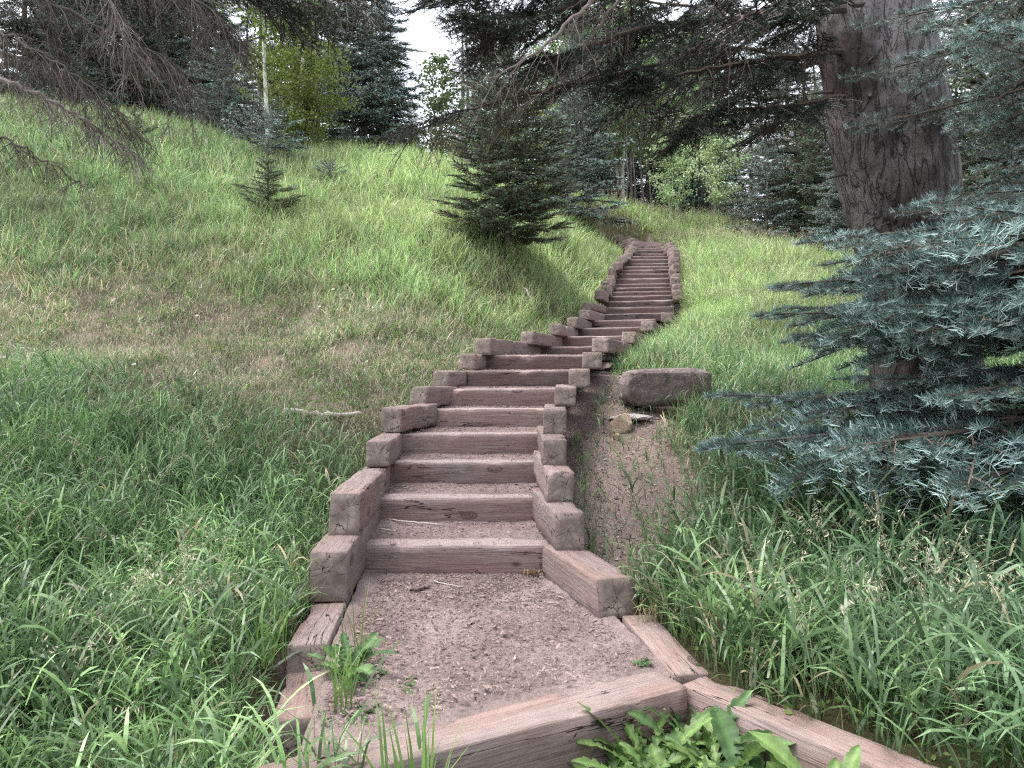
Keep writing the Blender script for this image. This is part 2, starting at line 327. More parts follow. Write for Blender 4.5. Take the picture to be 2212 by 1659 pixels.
def height(x, y):
    x = np.asarray(x, float).ravel(); y = np.asarray(y, float).ravel(); z = np.empty_like(x)
    for i in range(0, len(x), 40000):
        q = np.c_[x[i:i+40000], y[i:i+40000]]
        z[i:i+40000] = tps(q, ctrl)@wts[:nC]+wts[nC]+q@wts[nC+1:]
    far = sstep(70, 130, np.hypot(x, y)); z = z*(1-far)+4*far
    dx = np.abs(x-stair_x(y)); z = z+bumps(x, y)*sstep(.8, 1.6, dx)
    sz = stair_z(y)-.06
    hw = np.where(y < 9, .78, .72)
    wgt = (1-sstep(hw, hw+.3, dx))*sstep(2.9, 3.4, y)*(1-sstep(25.2, 26.5, y))
    z = z*(1-wgt)+sz*wgt
    z = np.where((x > -.97) & (x < -.68) & (y > 2.2) & (y < 3.5), np.minimum(z, -.30), z)
    # ground sinks in front of the cross beam, where the photographer stands
    # beam line from (-.45,2.25) to (.66,2.87), then down along the right retaining beam
    side = (x+.45)*(2.87-2.25)-(y-2.25)*(.66+.45)   # >0 on the camera side
    side2 = (x-.66)*(2.2-2.87)-(y-2.87)*(1.25-.66)  # >0 camera side of the right beam
    cam_side = sstep(0, .1, side)*sstep(0, .06, side2)
    cam_side = np.where(x < -.75, 0, cam_side)
    z = np.where(cam_side > 0, z*(1-cam_side)+np.minimum(z, -.27)*cam_side, z)
    return z
def h1(x, y): return float(height([x], [y])[0])

# ------------------------------------------------------------------ ground sheet
def grid_axis(lo, hi, fine_lo, fine_hi, step, grow):
    a = list(np.arange(fine_lo, fine_hi+1e-6, step)); s = step
    while a[-1] < hi: s *= grow; a.append(a[-1]+s)
    b = []; s = step; x = fine_lo
    while x > lo: s *= grow; x -= s; b.append(x)
    return np.array(b[::-1]+a)
gx = grid_axis(-300, 300, -3.2, 4.4, .075, 1.05); gy = grid_axis(-300, 400, 1.2, 12, .075, 1.05)
GX, GY = np.meshgrid(gx, gy); GZ = height(GX, GY)
def lerp(a, b, t): t = np.asarray(t)[:, None]; return np.asarray(a)*(1-t)+np.asarray(b)*t
def to_px(x, y, z):
    yy = np.maximum(y, .3); return CX+x/yy*F, HZ-(z-EYE)/yy*F
def vnoise(x, y, s, seed=0):
    """smooth value noise 0..1"""
    x = x*s+seed*17.3; y = y*s+seed*9.1; xi = np.floor(x); yi = np.floor(y); xf = x-xi; yf = y-yi
    def hsh(a, b): v = np.sin(a*127.1+b*311.7+seed*74.7)*43758.5453; return v-np.floor(v)
    u = xf*xf*(3-2*xf); v = yf*yf*(3-2*yf)
    return (hsh(xi, yi)*(1-u)+hsh(xi+1, yi)*u)*(1-v)+(hsh(xi, yi+1)*(1-u)+hsh(xi+1, yi+1)*u)*v
def bare_right(x, y):      # trodden dirt on the right of the stair
    dx = x-stair_x(y); lim = np.interp(y, [3.5, 4.2, 5, 6, 7.3, 8.5], [.75, 1.15, 1.6, 1.75, 1.6, .8])+.35*(vnoise(x, y, 2.2, 61)-.5)
    return (1-sstep(lim-.15, lim+.25, dx))*(dx > .3)*sstep(3.6, 4.3, y)*(1-sstep(7.6, 8.8, y))
def dry_band(x, y):        # thin, trampled grass across the left slope
    c = np.interp(x, [-9, -5, -3, -1.5, 0], [9.2, 9.2, 8.9, 8.2, 8.6]); n = vnoise(x, y, .9, 3)
    return (1-sstep(.8, 3.0, np.abs(y-c)+(n-.5)*1.6))*(x < stair_x(y)-.7)
fx, fy = GX.ravel(), GY.ravel()
nn = vnoise(fx, fy, 1.3, 5)
gc = lerp((.055, .045, .028), (.075, .07, .035), nn)
gc = gc*(1-dry_band(fx, fy)[:, None])+lerp((.055, .043, .034), (.185, .145, .115), sstep(.3, .7, vnoise(fx, fy, 3.1, 91)))*dry_band(fx, fy)[:, None]
br = bare_right(fx, fy)[:, None]; gc = gc*(1-br)+np.array([.20, .155, .14])*br
onp = ((np.abs(fx-stair_x(fy)) < .8) & (fy > 2.2) & (fy < 25))[:, None]; gc = np.where(onp, (.18, .135, .127), gc)
nxg, nyg = len(gx), len(gy); ii, jj = np.meshgrid(np.arange(nxg-1), np.arange(nyg-1)); a = (jj*nxg+ii).ravel()
mesh_obj('ground', np.c_[fx, fy, GZ], np.c_[a, a+1, a+nxg+1, a+nxg], M_soil, gc, smooth=True)
tag(bpy.data.objects['ground'], kind='structure')

# treads and landing of packed soil
g = Geo()
def sheet(x0, x1, y0, y1, zf, nx, ny, amp=.008):
    # corners given per y end: x0=(front,back)
    u = np.linspace(0, 1, nx); v = np.linspace(0, 1, ny); U, Vv = np.meshgrid(u, v)
    xl = x0[0]*(1-Vv)+x0[1]*Vv; xr = x1[0]*(1-Vv)+x1[1]*Vv; X = xl*(1-U)+xr*U
    yl = y0[0]*(1-Vv)+y0[1]*Vv; yr = y1[0]*(1-Vv)+y1[1]*Vv; Y = yl*(1-U)+yr*U
    Z = zf(U, Vv)+amp*2*(vnoise(X, Y, 9, 1)-.5)+amp*(vnoise(X, Y, 30, 2)-.5)+amp*.6*(vnoise(X, Y, 75, 4)-.5)
    k = (np.arange(ny-1)[:, None]*nx+np.arange(nx-1)[None]).ravel()
    f = np.concatenate([np.c_[k, k+1, k+nx+1], np.c_[k, k+nx+1, k+nx]])
    cN = vnoise(X.ravel(), Y.ravel(), 5, 6); c = lerp((.17, .128, .120), (.235, .182, .172), cN)
    g.add(np.stack([X, Y, Z], -1), f, c)
for k in range(len(ST)-1):
    ya, yb = SD[k]+.1, SD[k+1]+.05; ya = min(ya, yb-.1)
    hwa, hwb = SW[k]/2+.1, SW[k+1]/2+.1
    t = math.sin(R(ST[k][4])); t2 = math.sin(R(ST[k+1][4])); z0 = SZ[k]-.014
    fill = .03 if k < 8 else .012
    sheet((SX[k]-hwa, SX[k+1]-hwb), (SX[k]+hwa, SX[k+1]+hwb), (ya+t*hwa, yb+t2*hwb), (ya-t*hwa, yb-t2*hwb),
          lambda U, V, z0=z0, fill=fill: z0+fill*V**2+.02*(2*U-1)**4*V, 28 if k < 8 else 8, 18 if k < 8 else 6, .008 if k < 8 else .004)
# landing: a diagonal front edge behind the cross beam
sheet((-.70, -.86), (.64, .28), (2.24, 4.45), (2.967, 4.45), lambda U, V: -.016+.02*V+.05*sstep(.85, 1, U)*V+.03*sstep(.12, 0, U)*V-.2*sstep(.03, 0, U)*(1-sstep(.1, .35, V)), 120, 150, .009)
V_, F_, C_ = g.arrays(); tag(mesh_obj('path', V_, F_, M_soil, C_, smooth=True), kind='structure')

# ------------------------------------------------------------------ timbers
def timber_mesh(L, wd, h, slant=.02, rough=1.0, seed=0, rear_slant=0.0, res=.07):
    nx = max(4, int(L/res)); m = 5; ch = .006
    ring = []
    hw = wd/2
    def side(a, b):
        a = np.array(a, float); b = np.array(b, float); return [a+(b-a)*t for t in np.linspace(0, 1, m)]
    ring += side((-hw+ch, 0), (hw-ch, 0)); ring += side((hw, -ch), (hw, -h+ch)); ring += side((hw-ch, -h), (-hw+ch, -h)); ring += side((-hw, -h+ch), (-hw, -ch))
    ring = np.array(ring); k = len(ring); V = []; Fq = []; mi = []
    xs = list(np.linspace(0, L, nx+1)); xs = [0, .006]+xs[1:-1]+[L-.006, L]
    for i, x in enumerate(xs):
        shr = (1-.010/wd) if i in (0, len(xs)-1) else 1
        for (yy, zz) in ring:
            y2, z2 = yy*shr, (zz+h/2)*shr-h/2
            q = Vector((x*3+seed*3.1, y2*5, z2*5)); n1 = noise.noise(q)*.0042*rough; q2 = Vector((x*14+seed, y2*30, z2*30)); n2 = noise.noise(q2)*.0018*rough
            sgn = 1 if abs(yy) > hw-.02 and abs(zz+h/2) > h/2-.02 else 0
            chip = -max(0, noise.noise(Vector((x*7+seed*9, yy*20, zz*20)))-.22)*.045*rough*sgn
            sc = 1+(n1+n2+chip)/hw
            y3, z3 = y2*sc, (z2+h/2)*sc-h/2
            fr = (z3+h)/h
            x3 = x+(slant*fr*(1-x/L) if x < L*.5 else -rear_slant*fr*(x/L))
            V.append((x3, y3, z3))
    for i in range(len(xs)-1):
        for j in range(k):
            j2 = (j+1) % k; Fq.append((i*k+j, (i+1)*k+j, (i+1)*k+j2)); Fq.append((i*k+j, (i+1)*k+j2, i*k+j2)); mi += [0, 0]
    for e, base in ((0, 0), (1, (len(xs)-1)*k)):
        V_r = np.array(V[base:base+k]); c = V_r.mean(0); prev = base
        for s_ in (.66, .33):
            st = len(V)
            for v in V_r:
                p = c+(v-c)*s_; p[0] += noise.noise(Vector((p[1]*22+seed, p[2]*22, e)))*.006*rough; V.append(tuple(p))
            for j in range(k):
                j2 = (j+1) % k; q = [(prev+j, prev+j2, st+j2), (prev+j, st+j2, st+j)]
                Fq += q if e == 0 else [t[::-1] for t in q]; mi += [1, 1]
            prev = st
        ci = len(V); V.append(tuple(c))
        for j in range(k):
            j2 = (j+1) % k; Fq.append((prev+j, prev+j2, ci) if e == 0 else (prev+j2, prev+j, ci)); mi.append(1)
    return V, Fq, mi
_ts = [0]
def timber(name, A, B, wd, h, parent=None, slant=.02, roll=0, rough=1.0, rear_slant=0.0, res=.07, mat=None):
    """A, B: top centre points of the two ends"""
    _ts[0] += 1; A = np.array(A, float); B = np.array(B, float); L = np.linalg.norm(B-A)
    V, Fq, mi = timber_mesh(L, wd, h, slant, rough, _ts[0], rear_slant, res)
    o = mesh_obj(name, V, Fq, [mat or M_wood, M_end], parent=parent, smooth=True, midx=mi)
    X = Vector(nrm(B-A)); Y = Vector((0, 0, 1)).cross(X).normalized(); Z = X.cross(Y)
    Mx = Matrix((X, Y, Z)).transposed().to_4x4()@Matrix.Rotation(roll, 4, 'X'); Mx.translation = Vector(A)
    if parent: Mx = Matrix.Translation(-Vector(parent.location))@Mx
    o.matrix_local = Mx
    return o
stair = tag(empty('timber_staircase', (0, 3, 0)), 'long reddish brown timber staircase climbing the grassy slope', 'staircase')
for k, (yt, L_, R_, d, yaw) in enumerate(ST):
    hw = SW[k]/2+.07; t = math.tan(R(yaw)); c = np.array([SX[k], d, SZ[k]])
    dirx = np.array([math.cos(R(yaw)), -math.sin(R(yaw)), 0]); back = np.array([math.sin(R(yaw)), math.cos(R(yaw)), 0])*.085
    hh = .19 if k > 1 else .2
    tl = random.uniform(-.006, .006)
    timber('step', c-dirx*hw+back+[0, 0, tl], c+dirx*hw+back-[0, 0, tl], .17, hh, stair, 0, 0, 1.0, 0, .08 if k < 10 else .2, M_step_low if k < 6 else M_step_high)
def wall(pxa, ytop, ybot, d, pxb, db, w_, parent=stair, over=.0, dz=0, **kw):
    """side timber: front face spans pxa at depth d; rear top centre at pixel pxb, depth db, level"""
    A = P((pxa[0]+pxa[1])/2, ytop, d); h = (ybot-ytop)/F*d+over
    B = np.array([(pxb-CX)/F*db, db, A[2]+dz+random.uniform(-.02, .02)]); kw['roll'] = random.uniform(-.05, .05)
    return timber('side_timber', A, B, w_ or (pxa[1]-pxa[0])/F*d, h, parent, **kw)
# left wall, from the bottom up
wall((583, 692), 1560, 1690, 2.70, 694, 3.9, .175, slant=.03)
wall((619, 700), 1398, 1514, 3.13, 752, 4.5, .17, slant=.05)
wall((664, 752), 1194, 1302, 3.74, 795, 5.1, .185, slant=.03)
wall((709, 778), 1066, 1158, 4.13, 818, 5.5, .17, slant=.035)
wall((787, 843), 954, 1009, 5.27, 851, 6.2, .165, slant=.03)
wall((816, 868), 882, 934, 6.02, 925, 6.75, .18, slant=.04)
wall((880, 922), 835, 877, 6.7, 970, 7.25, .17, slant=.05)
wall((925, 974), 801, 838, 7.3, 1010, 7.9, .17, slant=.05)
wall((983, 1030), 764, 799, 7.75, 1046, 8.35, .17, slant=.05)
wall((1024, 1058), 730, 767, 8.0, 1157, 10.5, .17, slant=.05)
wall((1120, 1155), 716, 744, 9.67, 1203, 10.95, .17, slant=.04)
wall((1184, 1213), 699, 724, 10.6, 1238, 11.8, .17)
wall((1222, 1249), 684, 708, 11.5, 1268, 12.5, .17)
wall((1250, 1274), 669, 690, 12.2, 1296, 13.3, .17)
wall((1256, 1281), 653, 670, 12.9, 1300, 13.9, .17)
# right wall
wall((1312, 1362), 1254, 1338, 3.60, 1207, 4.35, .2, slant=.05)
wall((1200, 1264), 1109, 1193, 4.17, 1172, 5.1, .165, slant=.03)
wall((1184, 1242), 1021, 1088, 4.51, 1176, 5.65, .16, slant=.02)
wall((1172, 1225), 950, 1007, 4.83, 1182, 6.1, .155, slant=.01)
wall((1175, 1225), 885, 939, 5.30, 1197, 6.7, .165, slant=.02)
wall((1198, 1246), 837, 877, 5.95, 1222, 7.1, .17, slant=.04)
wall((1226, 1277), 798, 838, 6.6, 1250, 7.7, .19, slant=.05)
wall((1256, 1302), 761, 797, 7.3, 1282, 8.2, .19, slant=.05)
wall((1276, 1316), 730, 762, 8.3, 1372, 11.0, .19, slant=.05)
wall((1283, 1313), 761, 780, 8.8, 1372, 11.2, .17, slant=.0)
wall((1341, 1372), 716, 742, 10.0, 1398, 11.5, .18, slant=.05)
wall((1382, 1412), 692.6, 715, 11.2, 1428, 12.9, .18, slant=.04)
wall((1428, 1452), 675, 697, 12.5, 1452, 13.9, .18)
# upper flight, both sides: one timber to a level
rnd = random.Random(5)
for k in range(14, 30):
    yaw = ST[k][4]; dirx = np.array([math.cos(R(yaw)), -math.sin(R(yaw)), 0]); fw = np.array([math.sin(R(yaw)), math.cos(R(yaw)), 0])
    for s in (-1, 1):
        if s > 0 and k > 27: continue
        c = np.array([SX[k], SD[k], SZ[k]+.15+rnd.uniform(-.02, .04)]); e = c+s*dirx*(SW[k]/2+.1)
        if k > 23 and s < 0: e[2] -= .06
        A = e-fw*rnd.uniform(.45, .7)+dirx*rnd.uniform(-.05, .05); B = e+fw*rnd.uniform(.15, .3)
        timber('side_timber', A, B, .17, .19, stair, rnd.uniform(0, .05), rnd.uniform(-.08, .08), 1.2, 0, .15)
for (u, v, d, ln, yw) in [(1655, 205, 22.4, .7, 20), (1610, 195, 22.9, .7, 40), (1570, 190, 23.3, .7, 50), (1515, 185, 23.8, .7, 55), (1460, 180, 24.2, .7, 50), (1415, 165, 24.7, .7, 45), (1355, 140, 25.2, .8, 45), (1305, 118, 25.8, .7, 40), (1275, 128, 25.4, .6, 30)]:
    A = P(993.6+.2734*u, 475.2+.2734*v, d)+np.array([0, 0, .04]); timber('side_timber', A, A+ln*np.array([-math.sin(R(yw)), math.cos(R(yw)), .0]), .17, .24, stair, .02, rnd.uniform(-.2, .2), 1.2, 0, .15)
# landing edge: short timber on the right, cross beam along the front
timber('side_timber', (.70, 2.94, .0), (.60, 3.62, .01), .15, .2, stair, 0, 0, .6)
timber('cross_beam', (-.80, 2.155, -.012), (.615, 2.906, -.002), .185, .34, stair, 0, 0, .7, 0, .05)
beam = timber('retaining_beam', (.70, 2.915, -.012), (1.42, 1.95, -.012), .15, .30, None, 0, 0, .7, 0, .05)
tag(beam, 'square red brown timber running out of the bottom right corner beside tall grass', 'beam')

# ------------------------------------------------------------------ stones and sticks
def rock(name, loc, size, seed, mat, label, cat, rot=0, flat=0, nf=1.0, amp=.28, fac=0):
    import bmesh
    bm = bmesh.new(); bmesh.ops.create_icosphere(bm, subdivisions=5, radius=1)
    rr = random.Random(seed); planes = [(Vector((rr.gauss(0, 1), rr.gauss(0, 1), rr.gauss(0, .8))).normalized(), rr.uniform(.5, .85)) for _ in range(fac)]
    for v in bm.verts:
        p = v.co.copy(); n1 = noise.noise(p*1.3*nf+Vector((seed, 0, 0)))*amp+noise.noise(p*3.1*nf+Vector((0, seed, 0)))*amp*.4+noise.noise(p*9+Vector((0, seed, 3)))*amp*.1
        q = p*(1+n1)
        if flat: q = Vector([math.copysign(abs(c)**flat, c) for c in q])
        for pn, pd in planes:
            dd_ = q.dot(pn)
            if dd_ > pd: q = q-pn*(dd_-pd)*.93
        v.co = Vector((q.x*size[0], q.y*size[1], q.z*size[2]))
    me = bpy.data.meshes.new(name); bm.to_mesh(me); bm.free(); me.materials.append(mat)
    for p in me.polygons: p.use_smooth = True
    o = bpy.data.objects.new(name, me); COL.objects.link(o); o.location = loc; o.rotation_euler = (0, 0, rot)
    return tag(o, label, cat)
M_r1 = rock_mat('boulder_stone', (.065, .052, .048), (.175, .13, .118), (.30, .28, .265))
M_r2 = rock_mat('tan_stone', (.22, .15, .10), (.36, .28, .21), (.16, .09, .055))
M_r3 = rock_mat('pale_stone', (.22, .195, .185), (.34, .31, .30), (.15, .12, .11))
p = P(1443, 830, 7.1)
rock('boulder', p+[0, .1, -.03], (.44, .20, .18), 3, M_r1, 'long low dark speckled boulder in the grass right of the stair bend', 'boulder', .06, .45, 1.6, .16, 3)
rock('flat_stone', (0, 0, 0), (.18, .11, .03), 8, M_r3, 'thin flat pale stone lying in front of the dark boulder', 'stone', .1)
rock('pointed_rock', (0, 0, 0), (.13, .09, .11), 27, M_r2, 'pointed tan rock on the bare dirt right of the steps', 'rock', .5, 0, .8, .2, 12)
rock('small_stone', (0, 0, 0), (.045, .04, .035), 15, M_r2, 'small rounded tan stone just below the pointed rock', 'stone', 0, 0, 1, .2, 8)
def stick(name, pts, r, label, cat, mat=None, col=(.45, .39, .36)):
    g = Geo(); c = curve(pts, 16); c += rng.normal(0, r*.35, c.shape); rr = np.linspace(r, r*.6, 16)*(1+rng.normal(0, .1, 16)); rr[0] *= .5; rr[-1] *= .2
    tubes(g, c, rr, col, 8)
    o = g.build(name, M_twig, smooth=True); return tag(o, label, cat)
def on_ground(px, d, dz=.0):
    x = (px-CX)/F*d; return np.array([x, d, h1(x, d)+dz])
def find_d(px, py, lo=2.2, hi=30):
    ds = np.linspace(lo, hi, 600); xs = (px-CX)/F*ds; zs = height(xs, ds); y2 = HZ-(zs-EYE)/ds*F
    k = np.where(y2 <= py)[0]; return float(ds[k[0]]) if len(k) else hi
def G(px, py, dz=0., lo=2.2, hi=30):
    d = find_d(px, py, lo, hi); x = (px-CX)/F*d; return np.array([x, d, h1(x, d)+dz])
for nm, a_ in (('flat_stone', (1362, 872, .035)), ('pointed_rock', (1345, 932, .06)), ('small_stone', (1335, 952, .02))): bpy.data.objects[nm].location = G(*a_)
bpy.data.objects['flat_stone'].location = on_ground(1362, 6.85, .03)
stick('fallen_branch', [G(612, 902, .05), G(690, 908, .06), G(790, 912, .05)], .028, 'pale barkless branch lying in grass left of the steps', 'branch')
stick('fallen_branch', [G(190, 828, .06), G(225, 834, .07), G(262, 845, .05)], .025, 'short pale branch half hidden in the thin grass at far left', 'branch')
stick('fallen_stick', [G(1133, 640, .14), G(1145, 660, .08), G(1154, 680, .05)], .03, 'short grey stick leaning in grass left of the upper steps', 'stick')

# ------------------------------------------------------------------ conifer foliage templates
def needles(g, Pt, T, n_each, length, width, c_in, c_out, up=.25, spread=1.1, rnd=rng, fwd=.55, flat=.5):
    """Pt,T (B,n,3) twig samples; n_each needles per sample"""
    B, n, _ = Pt.shape; p = np.repeat(Pt.reshape(-1, 3), n_each, 0); t = np.repeat(T.reshape(-1, 3), n_each, 0); m = len(p)
    ref = np.array([0, 0, 1.]); U = nrm(np.cross(t, ref)+1e-6); W = nrm(np.cross(U, t))
    a = rnd.uniform(0, 2*np.pi, m); r = U*np.cos(a)[:, None]+W*(np.sin(a)*flat)[:, None]+ref*up
    d = nrm(t*fwd+nrm(r)*spread*rnd.uniform(.7, 1.2, m)[:, None]); L = length*rnd.uniform(.7, 1.15, m)[:, None]
    p = p+t*rnd.uniform(-.5, .5, m)[:, None]*length*.4
    wv = nrm(np.cross(d, rnd.normal(size=(m, 3))))*width*.5
    tip = p+d*L; V = np.stack([p-wv, p+wv, tip+wv*.5, tip-wv*.5], 1).reshape(-1, 3)
    k = np.arange(m)*4; f = np.concatenate([np.c_[k, k+1, k+2], np.c_[k, k+2, k+3]])
    pos = np.tile(np.repeat(np.linspace(0, 1, n), n_each), B)
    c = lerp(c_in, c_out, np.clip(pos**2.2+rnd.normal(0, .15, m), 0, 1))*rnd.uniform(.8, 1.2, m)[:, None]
    g.add(V, f, np.repeat(c, 4, 0))
def frond(L, ntw, nl, nw, spacing, c_in, c_out, seed, tri=False, bark=(.10, .075, .06), per=5, up=.25, flat=.5, ang=52, fwd=.55):
    r = np.random.default_rng(seed); g = Geo()
    n = 7; t = np.linspace(0, 1, n); ax = np.c_[t*L, np.zeros(n), -.10*L*t**2+.06*L*t**4]; ax[:, 1] += r.normal(0, .012*L, n)*t
    tubes(g, ax, np.linspace(.010*L+.002, .0015, n), bark, 3)
    tw = []
    for i in range(ntw):
        s = (i+.7)/(ntw+.6); b = np.array([np.interp(s, t, ax[:, k]) for k in range(3)]); sd = 1 if i % 2 else -1
        ll = L*(.46*(1-s)**.75+.10)*r.uniform(.75, 1.15); an = R(ang+r.uniform(-12, 12))*sd
        dr = np.array([math.cos(an), math.sin(an), r.uniform(-.12, .12)])
        u = np.linspace(0, 1, 5)[:, None]; q = b+dr*ll*u+np.array([.25*ll, 0, 0])*u**2; q[:, 2] += -.12*ll*u[:, 0]**2; tw.append(q)
        if ll > nl*5:
            for s2 in (-1, 1):
                for ub in (.4, .68):
                    an2 = an+s2*R(45); l2 = ll*.42*(1.2-ub)*r.uniform(.8, 1.2)
                    d2 = np.array([math.cos(an2), math.sin(an2), r.uniform(-.15, .15)]); b2 = q[int(ub*4)]
                    tw.append(b2+d2*l2*np.linspace(0, 1, 5)[:, None])
    tw.append(ax[-3:][[0, 0, 1, 1, 2]]*np.array([1, 1, 1])+np.linspace(0, 1, 5)[:, None]*np.array([1e-4, 0, 0])+np.array([0, 0, 0]))
    tw[-1] = np.linspace(ax[-4], ax[-1], 5)
    tw = np.array(tw); tubes(g, tw, np.tile(np.linspace(.004, .0012, 5)*max(1, nw/.003), (len(tw), 1)), bark, 3)
    ln = np.linalg.norm(tw[:, -1]-tw[:, 0], axis=1)
    for q, l_ in zip(tw, ln):
        ns = max(2, int(l_/spacing)); uu = np.linspace(.08, 1, ns)
        pts = np.stack([np.interp(uu, np.linspace(0, 1, 5), q[:, k]) for k in range(3)], -1)[None]
        T = nrm(np.gradient(pts, axis=1)) if ns > 1 else nrm(pts)
        needles(g, pts, T, per, nl, nw, c_in, c_out, up, rnd=r, flat=flat, fwd=fwd)
    return g.arrays()
def bough(L, fr, seed, bark=(.10, .08, .065), droop=.12, width=.42, dens=1.0, r0=.012):
    """a long limb carrying fronds on both sides; fr: list of templates of unit length flen"""
    r = np.random.default_rng(seed); g = Geo(); tm, fl = fr
    n = 9; t = np.linspace(0, 1, n); ax = np.c_[t*L, np.cumsum(r.normal(0, .012*L, n)), -droop*L*t**1.6+.5*droop*L*t**4]
    tubes(g, ax, np.linspace(r0*L, .003, n), bark, 4)
    m = int(L/fl*5.5*dens)
    for i in range(m):
        s = .18+.8*(i+r.uniform(0, .6))/m; b = np.array([np.interp(s, t, ax[:, k]) for k in range(3)])
        sd = 1 if i % 2 else -1; an = R(58*(1-.55*s)+r.uniform(-14, 14))*sd; want = L*width*((1-s)**.8+.12)*r.uniform(.8, 1.2)
        sc = np.clip(want/fl, .45, 1.5); M = rotz(an)@roty(R(r.uniform(-4, 16)))@rotx(R(r.uniform(-22, 22)))
        put(g, tm[r.integers(len(tm))], M, b, r.uniform(.85, 1.15), sc)
        if want > fl*1.5:   # reach further out with a second frond
            b2 = b+M@np.array([fl*sc*.75, 0, -.05*L*.2]); put(g, tm[r.integers(len(tm))], rotz(an*.8)@roty(R(r.uniform(0, 16))), b2, r.uniform(.85, 1.15), sc*.9)
    put(g, tm[0], rotz(r.uniform(-.2, .2)), ax[-2], 1.0, .9)
    return g.arrays()
# (inner needle colour, outer needle colour)
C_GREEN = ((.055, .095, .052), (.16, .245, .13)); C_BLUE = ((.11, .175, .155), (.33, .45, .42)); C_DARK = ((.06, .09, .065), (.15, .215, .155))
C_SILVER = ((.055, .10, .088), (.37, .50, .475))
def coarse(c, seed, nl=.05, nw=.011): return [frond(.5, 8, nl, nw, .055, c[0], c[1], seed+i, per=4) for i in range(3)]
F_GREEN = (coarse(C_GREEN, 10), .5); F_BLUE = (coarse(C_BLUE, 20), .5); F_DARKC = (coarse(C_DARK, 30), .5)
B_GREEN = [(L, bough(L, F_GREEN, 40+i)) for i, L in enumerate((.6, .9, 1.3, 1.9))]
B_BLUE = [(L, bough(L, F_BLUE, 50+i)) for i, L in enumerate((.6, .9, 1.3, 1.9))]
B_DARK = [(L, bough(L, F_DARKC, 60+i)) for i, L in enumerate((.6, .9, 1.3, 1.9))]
def conifer(name, loc, H, rad, kind, seed, z0=.04, gap=.26, nb=6, pitch=8, power=.8, trunk_r=None, lean=0, bark=None, bare=0.):
    r = np.random.default_rng(seed); root = empty(name, loc); BB = {'green': B_GREEN, 'blue': B_BLUE, 'dark': B_DARK}[kind]
    tr = trunk_r or H*.011+.012; g = Geo(); n = 12; t = np.linspace(0, 1, n)
    ax = np.c_[lean*t+np.cumsum(r.normal(0, .004*H, n))*.4, np.cumsum(r.normal(0, .004*H, n))*.4, t*H-.25*(t == 0)]
    tubes(g, ax, tr*(1-t)**.9+.004, (.2, .2, .2), 9); g.build('trunk', bark or M_bark_s, root, True)
    g = Geo(); z = H*z0+.05; lead = H-.16
    while z < lead:
        s = z/H; reach = rad*((1-s)**power)*(1 if s > .15 else .8+s*1.3)+.07
        if s < bare: reach *= .0
        k = nb if reach > .3 else max(3, nb-2); a0 = r.uniform(0, 6.28)
        for i in range(k):
            if reach <= 0: break
            L = reach*r.uniform(.68, 1.12); az = a0+i*2*math.pi/k+r.uniform(-.3, .3)
            bi = int(np.argmin([abs(q[0]-L) for q in BB])); L0, tm = BB[bi]
            M = rotz(az)@roty(R(-(pitch*(1 if s < .5 else 1+3*(s-.5)*2)+r.uniform(-9, 9))))@rotx(R(r.uniform(-15, 15)))
            b = np.array([np.interp(z, ax[:, 2], ax[:, 0]), np.interp(z, ax[:, 2], ax[:, 1]), z+r.uniform(-.06, .06)])
            if L > .33: put(g, tm, M, b, r.uniform(.8, 1.15), L/L0)
            else: put(g, (F_GREEN if kind == 'green' else F_BLUE if kind == 'blue' else F_DARKC)[0][r.integers(3)], M, b, 1.0, L/.5)
        z += gap*(.55+.6*(1-s))*r.uniform(.8, 1.2)
    tipf = (F_GREEN if kind == 'green' else F_BLUE if kind == 'blue' else F_DARKC)[0][0]
    put(g, tipf, roty(R(-90)), ax[-1]-np.array([0, 0, .25]), 1.0, .55)
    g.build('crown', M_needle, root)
    return root
def copy_tree(src, loc, rz, s, label, cat='tree', group=None):
    c = src.copy(); COL.objects.link(c); c.location = loc; c.rotation_euler = (0, 0, rz); c.scale = (s, s, s*1.0)
    for k in ('label', 'category', 'group'):
        if k in c: del c[k]
    for ch in src.children:
        d = ch.copy(); COL.objects.link(d); d.parent = c
    return tag(c, label, cat, group)

# mid field trees ---------------------------------------------------
t1 = conifer('fir_tree', G(1098, 545), 4.0, 1.08, 'green', 101, z0=.05, gap=.15, nb=8, pitch=13, power=.82)
tag(t1, 'dark green young fir standing alone in grass left of the upper steps', 'fir tree')
t2 = conifer('fir_sapling', G(578, 462), 1.35, .42, 'green', 102, z0=.03, gap=.13, nb=7, pitch=16, power=1.0)
tag(t2, 'small dark green fir sapling with pointed top in the middle of the left meadow', 'fir tree')
t3 = conifer('fir_sapling', G(292, 325), .95, .42, 'green', 103, z0=.05, gap=.16, nb=6, pitch=14)
tag(t3, 'small dark rounded fir sapling near the tips of the dead boughs at left', 'fir tree')
t4 = conifer('fir_sapling', G(583, 350, lo=14), 1.15, .85, 'blue', 104, z0=.1, gap=.22, nb=6, pitch=18, power=.6)
tag(t4, 'blue green fir sapling directly behind the pointed dark green one', 'fir tree')
t5 = conifer('blue_spruce', on_ground(482, 21), 3.1, 1.05, 'blue', 105, gap=.28)
tag(t5, 'pale blue green young spruce left of the yellow green bush', 'spruce tree')
t6 = conifer('blue_spruce', on_ground(785, 23.5), 9.5, 2.1, 'blue', 106, gap=.36, nb=7)
tag(t6, 'tall dense blue green spruce right of the yellow green bush', 'spruce tree')
t7 = copy_tree(t5, on_ground(1225, 24.5, -.1), 1.2, 1.9, 'blue green spruce peeking out right behind the lone dark fir', 'spruce tree')
t8 = copy_tree(t4, G(712, 395, lo=14), 2, .38, 'tiny blue green fir seedling in grass below the tall spruce', 'fir tree')
